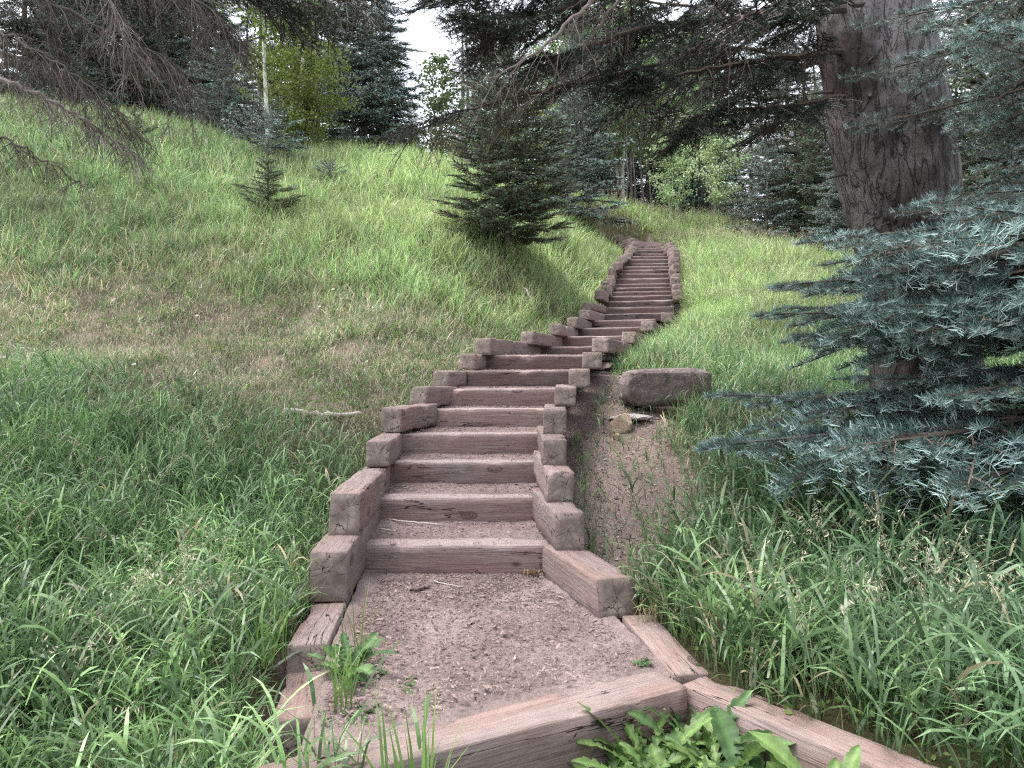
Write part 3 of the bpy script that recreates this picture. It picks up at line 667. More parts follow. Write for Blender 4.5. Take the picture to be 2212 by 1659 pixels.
t9 = conifer('dark_fir', on_ground(220, 24), 10.5, 2.6, 'dark', 107, z0=.06, gap=.5, nb=6, pitch=-4, power=.6, bare=.13, trunk_r=.17)
tag(t9, 'dark fir with bare lower trunk on the ridge behind the dead boughs', 'fir tree')
t10 = copy_tree(t6, on_ground(890, 29), 2.2, .38, 'slim blue green spruce right of the tall dense one, below the sky gap', 'spruce tree')
t11 = conifer('dark_fir', on_ground(1045, 33), 9.5, 2.0, 'dark', 108, gap=.5, nb=6, pitch=-4, power=.6)
tag(t11, 'dark tall fir directly behind the lone dark green fir', 'fir tree')
bgt = [(330, 27, t9, 1.0, 'dark fir with bare trunk right of the ridge fir at far left'), (420, 30, t11, 1.05, 'dark fir behind the pale blue young spruce'),
       (60, 24, t11, 1.0, 'dark fir at the far left edge behind the dead boughs'), (130, 30, t9, .9, 'dark fir showing between the two leftmost ridge firs'),
       (560, 31, t11, 1.1, 'dark fir behind the white aspen stem'), (680, 30, t9, 1.1, 'dark fir rising behind the yellow green bush'),
       (1160, 34, t11, .95, 'dark fir in the gap right of the lone fir, far back'), (1300, 38, t9, 1.05, 'dark fir above the thin grey trunks in the centre'),
       (1400, 36, t11, 1.0, 'dark fir behind the left aspen sapling'), (1500, 40, t9, 1.2, 'dark fir high behind the two aspen saplings'),
       (1620, 31, t11, .95, 'dark fir just right of the larger aspen sapling'), (1700, 27, t9, .8, 'dark fir left of the big twin trunk, with drooping boughs'),
       (1760, 33, t11, 1.1, 'dark fir behind the left edge of the twin trunk'), (2150, 15, t9, .8, 'black green fir deep in shade at the right edge behind the twin trunk'),
       (2330, 11, t11, .75, 'dark fir at the right frame edge behind the silver fir'),
       (330, 26, t6, .95, 'tall blue green spruce behind the dead boughs, left of the white aspen stem'), (450, 27.5, t6, 1.1, 'tall blue green spruce just left of the white aspen stem'), (170, 23, t6, .8, 'blue green spruce behind the thickest dead boughs at far left'),
       (2200, 10.5, t1, 1.5, 'dense green fir filling the right edge between trunk and silver fir'), (1250, 29, t6, .8, 'tall blue green spruce right behind the lone dark fir'), (1765, 25, t1, 1.4, 'green fir at the right rim of the meadow, left of the twin trunk'), (1830, 20, t6, .55, 'blue green spruce seen past the left edge of the twin trunk')]
for i, (px, d, src, s, lb) in enumerate(bgt):
    copy_tree(src, on_ground(px, d, -.1), i*1.7, s, lb, 'fir tree')
t12 = copy_tree(t5, on_ground(1655, 25, -.05), .6, 1.2, 'blue green young spruce at the top of the right meadow beside the aspen', 'spruce tree')

# far wood: one mass behind the ridge, plus unseen trees added behind the camera
def far_and_unseen_wood():
    g = Geo(); r = np.random.default_rng(77)
    for i in range(105):
        d = r.uniform(34, 62); px = r.uniform(-250, 2500)
        if 850 < px < 985: continue
        x = (px-CX)/F*d; z = h1(x, d); H = r.uniform(9, 15); rad = r.uniform(1.7, 2.6)
        tubes(g, np.array([[x, d, z-.3], [x+r.normal(0, .2), d, z+H*.5], [x, d, z+H]]), np.array([.2, .12, .02]), (.12, .10, .09), 5)
        zz = .4
        tm = (B_DARK if r.random() < .6 else B_GREEN if r.random() < .6 else B_BLUE)[3]
        while zz < H-.3:
            s = zz/H; reach = rad*(1-s)**.7+.15; k = 5; a0 = r.uniform(0, 6)
            for j in range(k):
                L = reach*r.uniform(.7, 1.1); put(g, tm[1], rotz(a0+j*6.283/k)@roty(R(r.uniform(-5, 12))), np.array([x, d, z+zz]), r.uniform(.8, 1.2), L/tm[0])
            zz += .62
    for i in range(70):   # unseen wood behind the photographer, added to darken surfaces facing the camera
        a_ = r.uniform(R(185), R(355)); d_ = r.uniform(7, 24); x = math.cos(a_)*d_*1.2; y = math.sin(a_)*d_-1; z = h1(x, y); H = r.uniform(8, 14); rad = r.uniform(1.7, 2.5)
        tubes(g, np.array([[x, y, z-.3], [x, y, z+H*.5], [x, y, z+H]]), np.array([.2, .12, .02]), (.12, .10, .09), 5); zz = .5; tm = B_DARK[3]
        while zz < H-.3:
            reach = rad*(1-zz/H)**.7+.15; a0 = r.uniform(0, 6)
            for j in range(5): put(g, tm[1], rotz(a0+j*1.257)@roty(R(r.uniform(-5, 12))), np.array([x, y, z+zz]), r.uniform(.8, 1.2), reach*r.uniform(.7, 1.1)/tm[0])
            zz += .75
    o = g.build('far_and_unseen_woodland', M_needle); tag(o, 'far wood of conifers closing the view behind the ridge, with added unseen trees behind the camera', 'woodland', kind='stuff')
# light templates: sprays of larger needle tufts
def lite_bough(L, c, seed, n=70):
    r = np.random.default_rng(seed); g = Geo(); t = np.linspace(0, 1, 5); ax = np.c_[t*L, 0*t, -.12*L*t**1.6]; tubes(g, ax, np.linspace(.02, .004, 5), (.09, .07, .06), 3)
    s = r.uniform(.12, 1, n); b = np.c_[s*L, r.uniform(-1, 1, n)*.36*L*((1-s)**.8+.08), -.12*L*s**1.6+r.normal(0, .03, n)]
    an = np.sign(b[:, 1])*R(40)+r.normal(0, .5, n); d = np.c_[np.cos(an), np.sin(an), r.uniform(-.45, .25, n)]; e = nrm(np.cross(d, r.normal(size=(n, 3))+[0, 0, .8])); l_ = r.uniform(.10, .24, (n, 1)); w_ = l_*.13
    V = np.stack([b-e*w_, b+e*w_, b+d*l_, b+d*l_*.5+np.cross(e, d)*w_*1.6, b+d*l_*.5-np.cross(e, d)*w_*1.6], 1).reshape(-1, 3); q = np.arange(n)*5
    g.add(V, np.concatenate([np.c_[q, q+1, q+2], np.c_[q, q+3, q+2], np.c_[q, q+4, q+2]]), np.repeat(lerp(c[0], c[1], r.uniform(0, 1, n)), 5, 0)); return g.arrays()
B_DARK[3] = (1.9, lite_bough(1.9, C_DARK, 91)); B_GREEN[3] = (1.9, lite_bough(1.9, C_GREEN, 93)); B_BLUE[3] = (1.9, lite_bough(1.9, C_BLUE, 95))
far_and_unseen_wood()

# ------------------------------------------------------------------ broadleaf trees
def leaves(g, pts, size, c0, c1, r, hang=.4):
    m = len(pts); nrmv = nrm(r.normal(size=(m, 3))+np.array([0, 0, .6])); a = nrm(np.cross(nrmv, r.normal(size=(m, 3)))); a[:, 2] -= hang; a = nrm(a); b = nrm(np.cross(nrmv, a))
    L = size*r.uniform(.65, 1.25, m)[:, None]; mid = pts+a*L*.5+nrmv*L*.08
    V = np.stack([pts, mid+b*L*.42, pts+a*L, mid-b*L*.42, pts+a*L*.5-nrmv*L*.04], 1).reshape(-1, 3); k = np.arange(m)*5
    f = np.concatenate([np.c_[k, k+1, k+4], np.c_[k+1, k+2, k+4], np.c_[k+2, k+3, k+4], np.c_[k+3, k, k+4]])
    c = lerp(c0, c1, r.uniform(0, 1, m)); g.add(V, f, np.repeat(c, 5, 0))
def broadleaf(name, loc, H, rad, size, nleaf, c0, c1, seed, stems=1, z0=.25, bark=M_aspen, tr=.03, nbr=34, crown_pow=1.0, spread=.15):
    r = np.random.default_rng(seed); root = empty(name, loc); gt = Geo(); gc = Geo(); LP = []
    for s in range(stems):
        n = 9; t = np.linspace(0, 1, n); off = r.normal(0, spread, 2) if stems > 1 else np.zeros(2)
        ax = np.c_[off[0]*(.4+t*3)+np.cumsum(r.normal(0, .006*H, n)), off[1]*(.4+t*3)+np.cumsum(r.normal(0, .006*H, n)), t*H*r.uniform(.85, 1)-.15*(t == 0)]
        tubes(gt, ax, tr*(1-t*.85), (.3, .3, .3), 8)
        for i in range(nbr):
            u = z0+(1-z0)*r.uniform(0, 1)**.9; b = np.array([np.interp(u, t, ax[:, k]) for k in range(3)])
            L = rad*(math.sin(math.pi*min(1, (u-z0)/(1-z0)*.85+.15))**crown_pow)*r.uniform(.5, 1.1)+.08; az = r.uniform(0, 6.283)
            dr = np.array([math.cos(az), math.sin(az), r.uniform(.3, .9)]); q = b+nrm(dr)*L*np.linspace(0, 1, 6)[:, None]; q[:, 2] -= .12*L*np.linspace(0, 1, 6)**2; q += r.normal(0, .02*L, q.shape)*np.linspace(0, 1, 6)[:, None]
            tubes(gc, q, np.linspace(tr*.28, .003, 6), (.16, .14, .10), 3)
            for j in range(5):
                c = q[min(5, 1+j)]; e = c+r.normal(0, .22*L+.04, 3); sg = np.linspace(c, e, 4); tubes(gc, sg, np.linspace(.005, .002, 4), (.15, .13, .09), 3); LP.append(sg[1:]); LP.append(np.linspace(c, q[min(5, j+1)-1], 3))
    LP = np.concatenate(LP); k = r.integers(0, len(LP), nleaf); pts = LP[k]+r.normal(0, size*.8, (nleaf, 3))
    leaves(gc, pts, size, c0, c1, r); gt.build('trunk', bark, root, True); gc.build('crown', M_leaf, root); return root
YG = ((.11, .16, .03), (.25, .31, .07)); AS = ((.32, .43, .22), (.60, .72, .42)); MG = ((.07, .13, .03), (.14, .22, .05))
b1 = broadleaf('leafy_bush', on_ground(650, 20.5), 3.0, 1.15, .075, 9000, *YG, 201, stems=6, z0=.06, bark=M_bark_s, tr=.02, nbr=24, crown_pow=.5, spread=.16)
tag(b1, 'yellow green leafy bush between the pale spruce and the tall blue spruce', 'bush')
b2 = broadleaf('aspen_tree', on_ground(574, 19.2), 8.5, 1.5, .085, 6500, (.10, .17, .03), (.21, .29, .055), 202, stems=1, z0=.24, tr=.06, nbr=70)
tag(b2, 'aspen with a thin white stem rising through the yellow green bush', 'aspen tree')
b3 = broadleaf('aspen_tree', on_ground(655, 22.5), 9.5, 1.5, .085, 7000, (.10, .17, .03), (.21, .29, .055), 203, stems=1, z0=.32, tr=.08, nbr=60)
tag(b3, 'second tall aspen whose crown reaches over the top of the bush', 'aspen tree')
b4 = broadleaf('aspen_sapling', G(1541, 490, lo=15), 4.0, 1.25, .075, 6500, *AS, 204, stems=1, z0=.22, tr=.03, nbr=44, crown_pow=.6)
tag(b4, 'larger pale green aspen sapling at the top of the right meadow', 'aspen tree')
b5 = broadleaf('aspen_sapling', on_ground(1448, 26.2), 3.2, 1.05, .075, 4200, (.26, .37, .17), (.48, .60, .32), 205, stems=1, z0=.2, tr=.025, nbr=36, crown_pow=.6)
tag(b5, 'smaller pale green aspen sapling left of the larger one', 'aspen tree')
b6 = broadleaf('leafy_shrub', on_ground(1108, 15.0), 3.3, .75, .085, 420, (.22, .28, .04), (.34, .38, .07), 206, stems=2, z0=.35, bark=M_aspen, tr=.016, nbr=16)
tag(b6, 'sparse yellow leaved aspen shrub growing up through the lone dark fir', 'shrub')
b7 = broadleaf('aspen_tree', on_ground(1345, 33), 11, 2.8, .12, 15000, (.17, .27, .10), (.34, .46, .20), 207, stems=2, z0=.28, tr=.09, nbr=60)
tag(b7, 'tall light green aspen far back above the top of the stairs', 'aspen tree')
b8 = broadleaf('aspen_tree', on_ground(950, 31), 6.5, 1.7, .12, 3000, (.07, .12, .04), (.14, .19, .07), 208, stems=2, z0=.1, tr=.07, nbr=60)
tag(b8, 'thin dull green aspen under the white sky gap', 'aspen tree')
b9 = broadleaf('leafy_shrub', on_ground(1010, 23.3), 1.0, .7, .07, 1300, (.12, .13, .05), (.20, .20, .09), 209, stems=5, z0=.05, bark=M_bark_s, tr=.012, nbr=14, spread=.2)
tag(b9, 'low brownish shrub on the ridge left of the lone fir', 'shrub')
b10 = broadleaf('leafy_shrub', on_ground(900, 23.3), 1.0, .8, .07, 1500, (.10, .13, .05), (.17, .20, .09), 210, stems=5, z0=.05, bark=M_bark_s, tr=.012, nbr=14, spread=.2)
tag(b10, 'low grey green shrub on the ridge at the foot of the tall blue spruce', 'shrub')
copy_tree(b7, on_ground(1235, 31), 2.0, .85, 'light green aspen far back just right of the lone fir', 'aspen tree'); copy_tree(b7, on_ground(1450, 35), 4.0, 1.0, 'light green aspen far back above the smaller aspen sapling', 'aspen tree')
# thin grey trunks of the aspen grove above the stairs
for i, (px, d, h_, r_) in enumerate([(1322, 29.5, 5.5, .05), (1340, 30.5, 6, .06), (1352, 29, 6, .05), (1366, 31, 7, .07), (1374, 29.5, 6, .05), (1388, 30.2, 6.5, .06), (1402, 30, 5, .04)]):
    o = broadleaf('slender_aspen', on_ground(px, d, -.05), h_, .8, .09, 700, (.08, .14, .05), (.16, .24, .09), 220+i, stems=1, z0=.45, tr=r_, nbr=20, bark=M_bark_s)
    tag(o, ['leftmost', 'second from the left', 'third from the left', 'fourth, thickest', 'fifth', 'sixth', 'rightmost, shortest'][i]+' of the seven slender grey aspen stems behind the stair top', 'aspen tree', 'slender aspens above the stair top')

# ------------------------------------------------------------------ big twin-stemmed fir on the right
big = tag(empty('fir_tree', on_ground(1975, 6.2, -.1)), 'massive old fir with two fused stems and rough grey bark at right', 'fir tree')
BL = np.array(big.location)
def big_stem(pts, rad, seed):
    c = curve([P(*q) for q in pts], 70)-BL; rr = np.interp(np.linspace(0, 1, 70), np.linspace(0, 1, len(rad)), rad); s = 72
    T = nrm(np.gradient(c, axis=0)); U = nrm(np.cross(T, [0, 1, 0])); W = np.cross(T, U); a = np.linspace(0, 2*np.pi, s, endpoint=False); V = []
    for i in range(70):
        for j in range(s):
            q = c[i]; n1 = noise.noise(Vector((math.cos(a[j])*1.6, math.sin(a[j])*1.6, q[2]*.8+seed)))*.07+noise.noise(Vector((math.cos(a[j])*7, math.sin(a[j])*7, q[2]*4+seed)))*.035
            n1 += abs(noise.noise(Vector((math.cos(a[j])*14, math.sin(a[j])*14, q[2]*6+seed))))*-.03
            V.append(q+(U[i]*math.cos(a[j])+W[i]*math.sin(a[j]))*rr[i]*(1+n1))
    k = np.arange(69)[:, None]*s+np.arange(s)[None]; k2 = np.arange(69)[:, None]*s+(np.arange(s)[None]+1) % s
    f = np.stack([k, k2, k2+s, k+s], -1).reshape(-1, 4); mesh_obj('trunk', V, f, M_bark, None, big, True)
big_stem([(1990, 960, 6.2), (1980, 780, 6.2), (1945, 560, 6.15), (1890, 350, 6.1), (1855, 150, 6.1), (1835, -60, 6.1), (1800, -700, 6.2), (1780, -1800, 6.3)], [.42, .36, .33, .31, .29, .27, .22, .12], 1)
big_stem([(2020, 960, 6.15), (2005, 780, 6.1), (1985, 560, 6.05), (1972, 380, 6.05), (1945, 150, 6.05), (1925, -60, 6.1), (1930, -700, 6.1), (1960, -1800, 6.2)], [.43, .38, .35, .335, .30, .27, .22, .12], 5)

# finer fronds for what hangs close to the camera
FR_D = ([frond(.45, 10, .027, .0042, .017, (.018, .032, .024), (.034, .058, .042), 300+i, per=4, bark=(.07, .055, .045)) for i in range(4)], .45)  # needle colour kept dark to carry the backlit shade of the overhang
def limb(g, pts, r0, r1, col, n=24, s=6, wob=.006):
    c = curve(pts, n); c += rng.normal(0, wob, c.shape); tubes(g, c, np.linspace(r0, r1, n), col, s); return c
def bare_twigs(g, c, n, L, col, r, down=.8, sub=4, rad=.004, spread=1.0):
    for i in range(n):
        k = r.integers(2, len(c)-1); b = c[k]; l_ = L*r.uniform(.4, 1.2)
        dr = nrm(np.array([r.normal(0, .6*spread), r.normal(0, .6*spread), -down*r.uniform(.2, 1.2)])+nrm(c[k]-c[k-1])*.5)
        t = np.linspace(0, 1, 7)[:, None]; q = b+dr*l_*t+np.array([0, 0, -.35*l_*down])*t**2; q += r.normal(0, .018*l_, q.shape)*t
        tubes(g, q, np.linspace(rad, rad*.3, 7), np.array(col)*r.uniform(.7, 1.3), 3)
        m = sub
        if m:
            ks = r.integers(1, 6, m); e = q[ks]+(nrm(r.normal(size=(m, 3))+np.array([0, 0, -down*.8])+dr)*(l_*r.uniform(.15, .42, m))[:, None])
            mid = (q[ks]+e)/2+r.normal(0, .02*l_, (m, 3))
            tubes(g, np.stack([q[ks], mid, e], 1), np.tile([rad*.55, rad*.4, rad*.2], (m, 1)), np.array(col)*r.uniform(.7, 1.2), 3)
r = np.random.default_rng(31); gb = Geo(); gf = Geo()
BK = (.085, .065, .055)
over = [  # (points, r0, frond density, frond scale, twigs)
    ([(1830, 20, 5.9), (1600, 40, 5.2), (1400, 60, 4.9), (1260, 105, 4.8), (1150, 150, 4.9)], .03, 36, .9, 60),
    ([(1840, 110, 6.0), (1650, 130, 5.5), (1480, 160, 5.3), (1340, 190, 5.2)], .03, 34, .95, 50),
    ([(1860, 200, 6.0), (1700, 230, 5.7), (1600, 235, 5.5), (1500, 250, 5.5)], .022, 34, .9, 45),
    ([(1830, -120, 5.8), (1500, -60, 5.0), (1250, 10, 4.7), (1120, 50, 4.7), (1000, 90, 4.9)], .03, 36, .9, 50),
    ([(1800, -220, 5.8), (1500, -180, 4.9), (1250, -100, 4.6), (1120, -50, 4.7), (1000, -15, 4.9)], .03, 34, 1.0, 24),
    ([(1500, 120, 5.2), (1250, 180, 5.1), (1020, 235, 5.2), (880, 295, 5.4)], .012, 12, .55, 50),
    ([(1850, 60, 6.4), (1650, 30, 6.4), (1450, 10, 6.6), (1250, -30, 6.8)], .025, 36, 1.1, 20),
    ([(1870, 150, 6.6), (1700, 120, 6.7), (1550, 100, 7.0), (1350, 110, 7.2)], .025, 36, 1.1, 20),
    ([(1860, 10, 5.5), (1750, -10, 5.1), (1650, 20, 4.6), (1560, 60, 4.2)], .02, 26, .9, 20),
]
for pts, r0, nf, fs, ntw in over:
    c = limb(gb, [P(*q) for q in pts], r0, .005, BK)
    bare_twigs(gb, c, ntw, .42, (.085, .065, .055), r, .7, 5, .0035)
    for i in range(int(nf*.58)):
        k = r.integers(3, len(c)-1); u = k/len(c); tdir = nrm(c[k]-c[k-1]); az = math.atan2(tdir[1], tdir[0]); sd = 1 if i % 2 else -1
        M = rotz(az+sd*R(r.uniform(15, 80)))@roty(R(r.uniform(-5, 38)))@rotx(R(r.uniform(-35, 35))); sc = fs*r.uniform(.7, 1.25)
        put(gf, FR_D[0][r.integers(4)], M, c[k], r.uniform(.7, 1.2), sc)
        if r.random() < .75: put(gf, FR_D[0][r.integers(4)], rotz(az+sd*R(r.uniform(10, 60)))@roty(R(r.uniform(0, 40)))@rotx(R(r.uniform(-35, 35))), c[k]+M@np.array([.32*sc, 0, 0]), r.uniform(.7, 1.2), sc*.9)
# long pale bare branch and its forks
c = limb(gb, [P(1330, -40, 4.5), P(1240, 35, 4.4), P(1165, 110, 4.4), P(1060, 170, 4.5)], .014, .004, (.30, .25, .23)); bare_twigs(gb, c, 26, .35, (.24, .2, .18), r, .9, 4, .003)
c = limb(gb, [P(1620, -30, 4.9), P(1530, 20, 4.8), P(1490, 50, 4.8)], .02, .006, (.28, .24, .22)); bare_twigs(gb, c, 10, .3, (.2, .17, .15), r, .9, 4, .003)
c = limb(gb, [P(1360, -30, 4.6), P(1290, 60, 4.6), P(1230, 150, 4.7), P(1130, 230, 4.8)], .012, .004, (.2, .165, .15)); bare_twigs(gb, c, 20, .35, (.17, .14, .12), r, .9, 4, .003)
c = limb(gb, [P(1750, 60, 5.9), P(1740, 200, 5.8), P(1780, 290, 5.8), P(1800, 330, 5.9)], .012, .004, (.08, .065, .055)); bare_twigs(gb, c, 16, .3, (.08, .06, .05), r, .7, 3, .003)
for (x0, y0, x1, y1) in [(1580, 130, 1500, 330), (1500, 160, 1390, 300), (1420, 150, 1330, 290), (1640, 150, 1650, 300)]:
    c = limb(gb, [P(x0, y0, 5.4), P((x0+x1)/2+10, (y0+y1)/2, 5.4), P(x1, y1, 5.5)], .008, .003, (.07, .055, .045), 12); bare_twigs(gb, c, 12, .25, (.07, .055, .045), r, .8, 3, .003)
# unseen heavy boughs added above the frame, all round, to shade what lies below
for i in range(34):
    zz = r.uniform(6.8, 11); az = r.uniform(0, 6.283); tm = B_DARK[2]; put(gf, tm[1], rotz(az)@roty(R(r.uniform(0, 18))), np.array([2.95, 6.1, zz]), 1.0, r.uniform(1.3, 2.2)*(1 if zz < 7.5 else .8))
for i in range(26):
    u = r.uniform(.12, .75); st_ = r.integers(0, 2); yy_ = 820-u*900; xx_ = np.interp(yy_, [-60, 350, 560, 780], [[1835, 1890, 1945, 1980], [1925, 1975, 1985, 2005]][st_]); a_ = r.uniform(R(180), R(350)); c = P(xx_, yy_, 6.1)
    dr = np.array([math.cos(a_), math.sin(a_), r.uniform(-.4, .1)]); q = c+dr*np.array([.2, .36, .36+r.uniform(.05, .3)])[:, None]; q[2, 2] -= .03; tubes(gb, q, np.array([.016, .012, .004]), np.array((.10, .085, .08))*r.uniform(.6, 1.6), 6)
V_, F_, C_ = gb.arrays(); mesh_obj('branches', V_-BL, F_, M_twig, C_, big)
V_, F_, C_ = gf.arrays(); mesh_obj('crown', V_-BL, F_, M_needle, C_, big)

# ------------------------------------------------------------------ silver fir whose boughs sweep in from the right
FR_S = ([frond(.32, 4, .039, .0033, .011, C_SILVER[0], C_SILVER[1], 320+i, per=4, up=.55, flat=.75, bark=(.16, .12, .10), ang=42, fwd=.50) for i in range(5)], .34)
B_SIL = [(L, bough(L, FR_S, 330+i, droop=.05, width=.40, dens=.62)) for i, L in enumerate((.8, 1.3, 1.8))]
sx, sy = 3.25, 4.35; sil = tag(empty('silver_fir', (sx, sy, h1(sx, sy)-.1)), 'blue green silver fir whose layered boughs sweep in from the right edge', 'fir tree')
g = Geo(); t = np.linspace(0, 1, 12); ax = np.c_[0*t+rng.normal(0, .01, 12), 0*t, t*5.2]; tubes(g, ax, .075*(1-t)+.01, (.2, .2, .2), 10); g.build('trunk', M_bark_s, sil, True)
g = Geo(); r = np.random.default_rng(41)
zs_ = [.58, .78, .98, 1.20, 1.48, 1.60, 1.86, 2.02, 2.2, 2.45, 2.86, 3.10, 3.4, 3.8, 4.2, 4.6]
for z in zs_:
    reach = np.interp(z, [.5, .9, 1.15, 1.35, 1.6, 1.9, 2.1, 2.25, 2.6, 2.8, 3.1, 4, 5], [1.6, 2.35, 1.6, 1.5, 1.75, 1.7, 1.45, .7, .6, 1.0, 1.25, 1.1, .4])
    nb = 7
    for i in range(nb):
        az = R(95+i*200/nb+r.uniform(-9, 9)); L = reach*r.uniform(.78, 1.05)*(1.0 if z < 2.2 else 1)
        if 2.1 < z < 2.75 and i < 5: L *= .8
        if z > 2.7 and i in (1, 3): continue
        # keep the near side shorter: nothing hangs right before the lens
        if az > R(215): L *= .72
        bi = int(np.argmin([abs(q[0]-L) for q in B_SIL])); L0, tm = B_SIL[bi]
        put(g, tm, rotz(az)@roty(R(r.uniform(-3, 6)))@rotx(R(r.uniform(-9, 9))), np.array([0, 0, z+.1-h1(sx, sy)+r.uniform(-.07, .07)]), r.uniform(.8, 1.15), L/L0)
    for i in range(4):
        az = R(-60+i*45); L0, tm = B_SIL[1]; put(g, tm, rotz(az)@roty(R(r.uniform(-4, 10))), np.array([0, 0, z+.1-h1(sx, sy)]), 1.0, .9)
g.build('crown', M_needle, sil)

# ------------------------------------------------------------------ dead boughs at upper left, tree stands outside the frame
dx_, dy_ = -5.3, 6.2; dead = tag(empty('old_spruce', (dx_, dy_, h1(dx_, dy_)-.1)), 'old spruce at the left edge with dead brown drooping boughs', 'spruce tree')
DL = np.array(dead.location); g = Geo(); t = np.linspace(0, 1, 14); tubes(g, np.c_[.05*np.sin(t*5), .05*np.cos(t*4), t*11], .26*(1-t)+.02, (.2, .2, .2), 14); g.build('trunk', M_bark, dead, True)
g = Geo(); r = np.random.default_rng(51); BR = (.135, .115, .10); GY_ = (.27, .23, .21)
DB = [([(-60, 150, 5.2), (60, 195, 5.2), (150, 240, 5.3), (230, 290, 5.4), (300, 335, 5.5)], .022, 90, .30, GY_),
      ([(-60, 30, 5.4), (40, 90, 5.3), (130, 140, 5.3), (230, 220, 5.4), (300, 290, 5.5)], .014, 110, .42, BR),
      ([(-60, 270, 5.0), (30, 310, 5.0), (90, 345, 5.1), (180, 400, 5.2)], .010, 50, .22, BR),
      ([(-60, -40, 5.6), (100, 0, 5.6), (220, 60, 5.6), (330, 110, 5.7), (430, 200, 5.8)], .014, 130, .5, BR),
      ([(-60, -140, 5.6), (150, -100, 5.6), (300, -50, 5.7), (450, 20, 5.8), (560, 120, 6)], .016, 130, .5, BR),
      ([(100, -160, 5.4), (200, -60, 5.4), (260, 60, 5.5), (285, 170, 5.6)], .010, 70, .35, GY_),
      ([(-60, 100, 6.2), (60, 130, 6.2), (160, 180, 6.3), (240, 240, 6.4)], .012, 90, .4, BR),
      ([(-60, -200, 6.4), (200, -170, 6.4), (400, -110, 6.6), (620, -60, 6.8), (800, 10, 7)], .016, 110, .5, (.12, .10, .085)),
      ([(350, -100, 6), (420, 0, 6), (440, 60, 6), (470, 150, 6.1)], .008, 50, .35, BR)]
for pts, r0, n, L, col in DB:
    c = limb(g, [P(*q) for q in pts], r0, .004, col, 30, 6, .010); bare_twigs(g, c, n, L, col, r, .85, 7, .0032, 1.0)
V_, F_, C_ = g.arrays(); mesh_obj('branches', V_-DL, F_, M_twig, C_, dead)
g = Geo()
for (px, py, d) in [(520, -40, 6.5), (600, -20, 6.8), (430, -60, 6.4), (330, -90, 6.2), (240, -60, 6.2), (150, -40, 6.4), (380, 0, 6.9), (480, 40, 7.2), (280, 10, 7), (60, 0, 6.6), (660, 0, 7.2), (740, -20, 7.4), (120, 60, 7), (0, 60, 6.8)]:
    for q in range(5):
        put(g, FR_D[0][r.integers(4)], rotz(r.uniform(-1.2, 1.2))@roty(R(r.uniform(10, 50)))@rotx(R(r.uniform(-30, 30))), P(px+r.normal(0, 45), py+r.normal(0, 30), d)-DL, r.uniform(.8, 1.4), r.uniform(.9, 1.4))
for i in range(30):
    L0, tm = B_DARK[2]; put(g, tm, rotz(r.uniform(0, 6.28))@roty(R(r.uniform(0, 20))), np.array([0, 0, r.uniform(5.2, 10)]), 1.0, r.uniform(1.2, 2))
g.build('crown', M_needle, dead)

# ------------------------------------------------------------------ grass
def blades(g, x, y, z, L, wd, az, bend, c, seg=4, r=rng, th0=None):
    m = len(x); t = np.linspace(0, 1, seg+1)
    # arc: angle from vertical grows along the blade
    th0 = r.uniform(.05, .35, m) if th0 is None else th0; th = th0[:, None]+bend[:, None]*t[None]**1.3
    ds = (L/seg)[:, None]
    hx = np.concatenate([np.zeros((m, 1)), np.cumsum(np.sin(th[:, :-1])*ds, 1)], 1); hz = np.concatenate([np.zeros((m, 1)), np.cumsum(np.cos(th[:, :-1])*ds, 1)], 1)
    cx = x[:, None]+np.cos(az)[:, None]*hx; cy = y[:, None]+np.sin(az)[:, None]*hx; cz = z[:, None]+hz
    fa = az+np.pi/2+r.normal(0, .5, m); wprof = np.array([.75, 1, .95, .7, .0]) if seg == 4 else np.interp(t, [0, .4, 1], [.8, 1, 0])
    wx = np.cos(fa)[:, None]*wprof*wd[:, None]*.5; wy = np.sin(fa)[:, None]*wprof*wd[:, None]*.5; wz = (r.normal(0, .35, m)*wd)[:, None]*wprof*.5
    Lf = np.stack([cx-wx, cy-wy, cz-wz], -1); Rt = np.stack([cx+wx, cy+wy, cz+wz], -1)
    V = np.empty((m, 2*seg+1, 3)); V[:, 0:2*seg:2] = Lf[:, :seg]; V[:, 1:2*seg:2] = Rt[:, :seg]; V[:, 2*seg] = Lf[:, seg]
    f = []
    for i in range(seg-1): f += [(2*i, 2*i+1, 2*i+3), (2*i, 2*i+3, 2*i+2)]
    f.append((2*seg-2, 2*seg-1, 2*seg)); f = np.array(f); nv = 2*seg+1
    FF = (f[None]+(np.arange(m)*nv)[:, None, None]).reshape(-1, 3)
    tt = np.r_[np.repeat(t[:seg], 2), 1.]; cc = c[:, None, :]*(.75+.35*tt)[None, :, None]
    g.add(V, FF, cc.reshape(-1, 3)); return np.stack([cx[:, -1], cy[:, -1], cz[:, -1]], -1)
def in_corridor(x, y, pad=.0):
    hw = np.interp(y, [2, 3, 4.4, 8.5, 10, 12, 26], [.72, .70, .70, .78, .80, .84, .72])+pad; dx = x-stair_x(y)
    hwL = np.where(y < 5, .84+pad, hw); c = np.where(dx < 0, -dx < np.where(y < 5.2, x*0+1, hwL/1), dx < hw)
    left = np.where(y < 5.2, x > np.where(y < 2.68, -.86, -1.0)-pad, dx > -hw); right = np.where(y < 4.4, x < np.interp(y, [2.8, 3.0, 3.6, 4.4], [.86, .80, .66, .50])+pad, dx < hw)
    return left & right & (y < 25.3)
def excluded(x, y):
    cor = in_corridor(x, y) & (y > 2.3)
    camside = (y < np.interp(x, [-.75, -.45, .66, 1.42, 3], [2.2, 2.2, 2.95, 2.1, .9])) & (x > -.78)
    return cor | camside
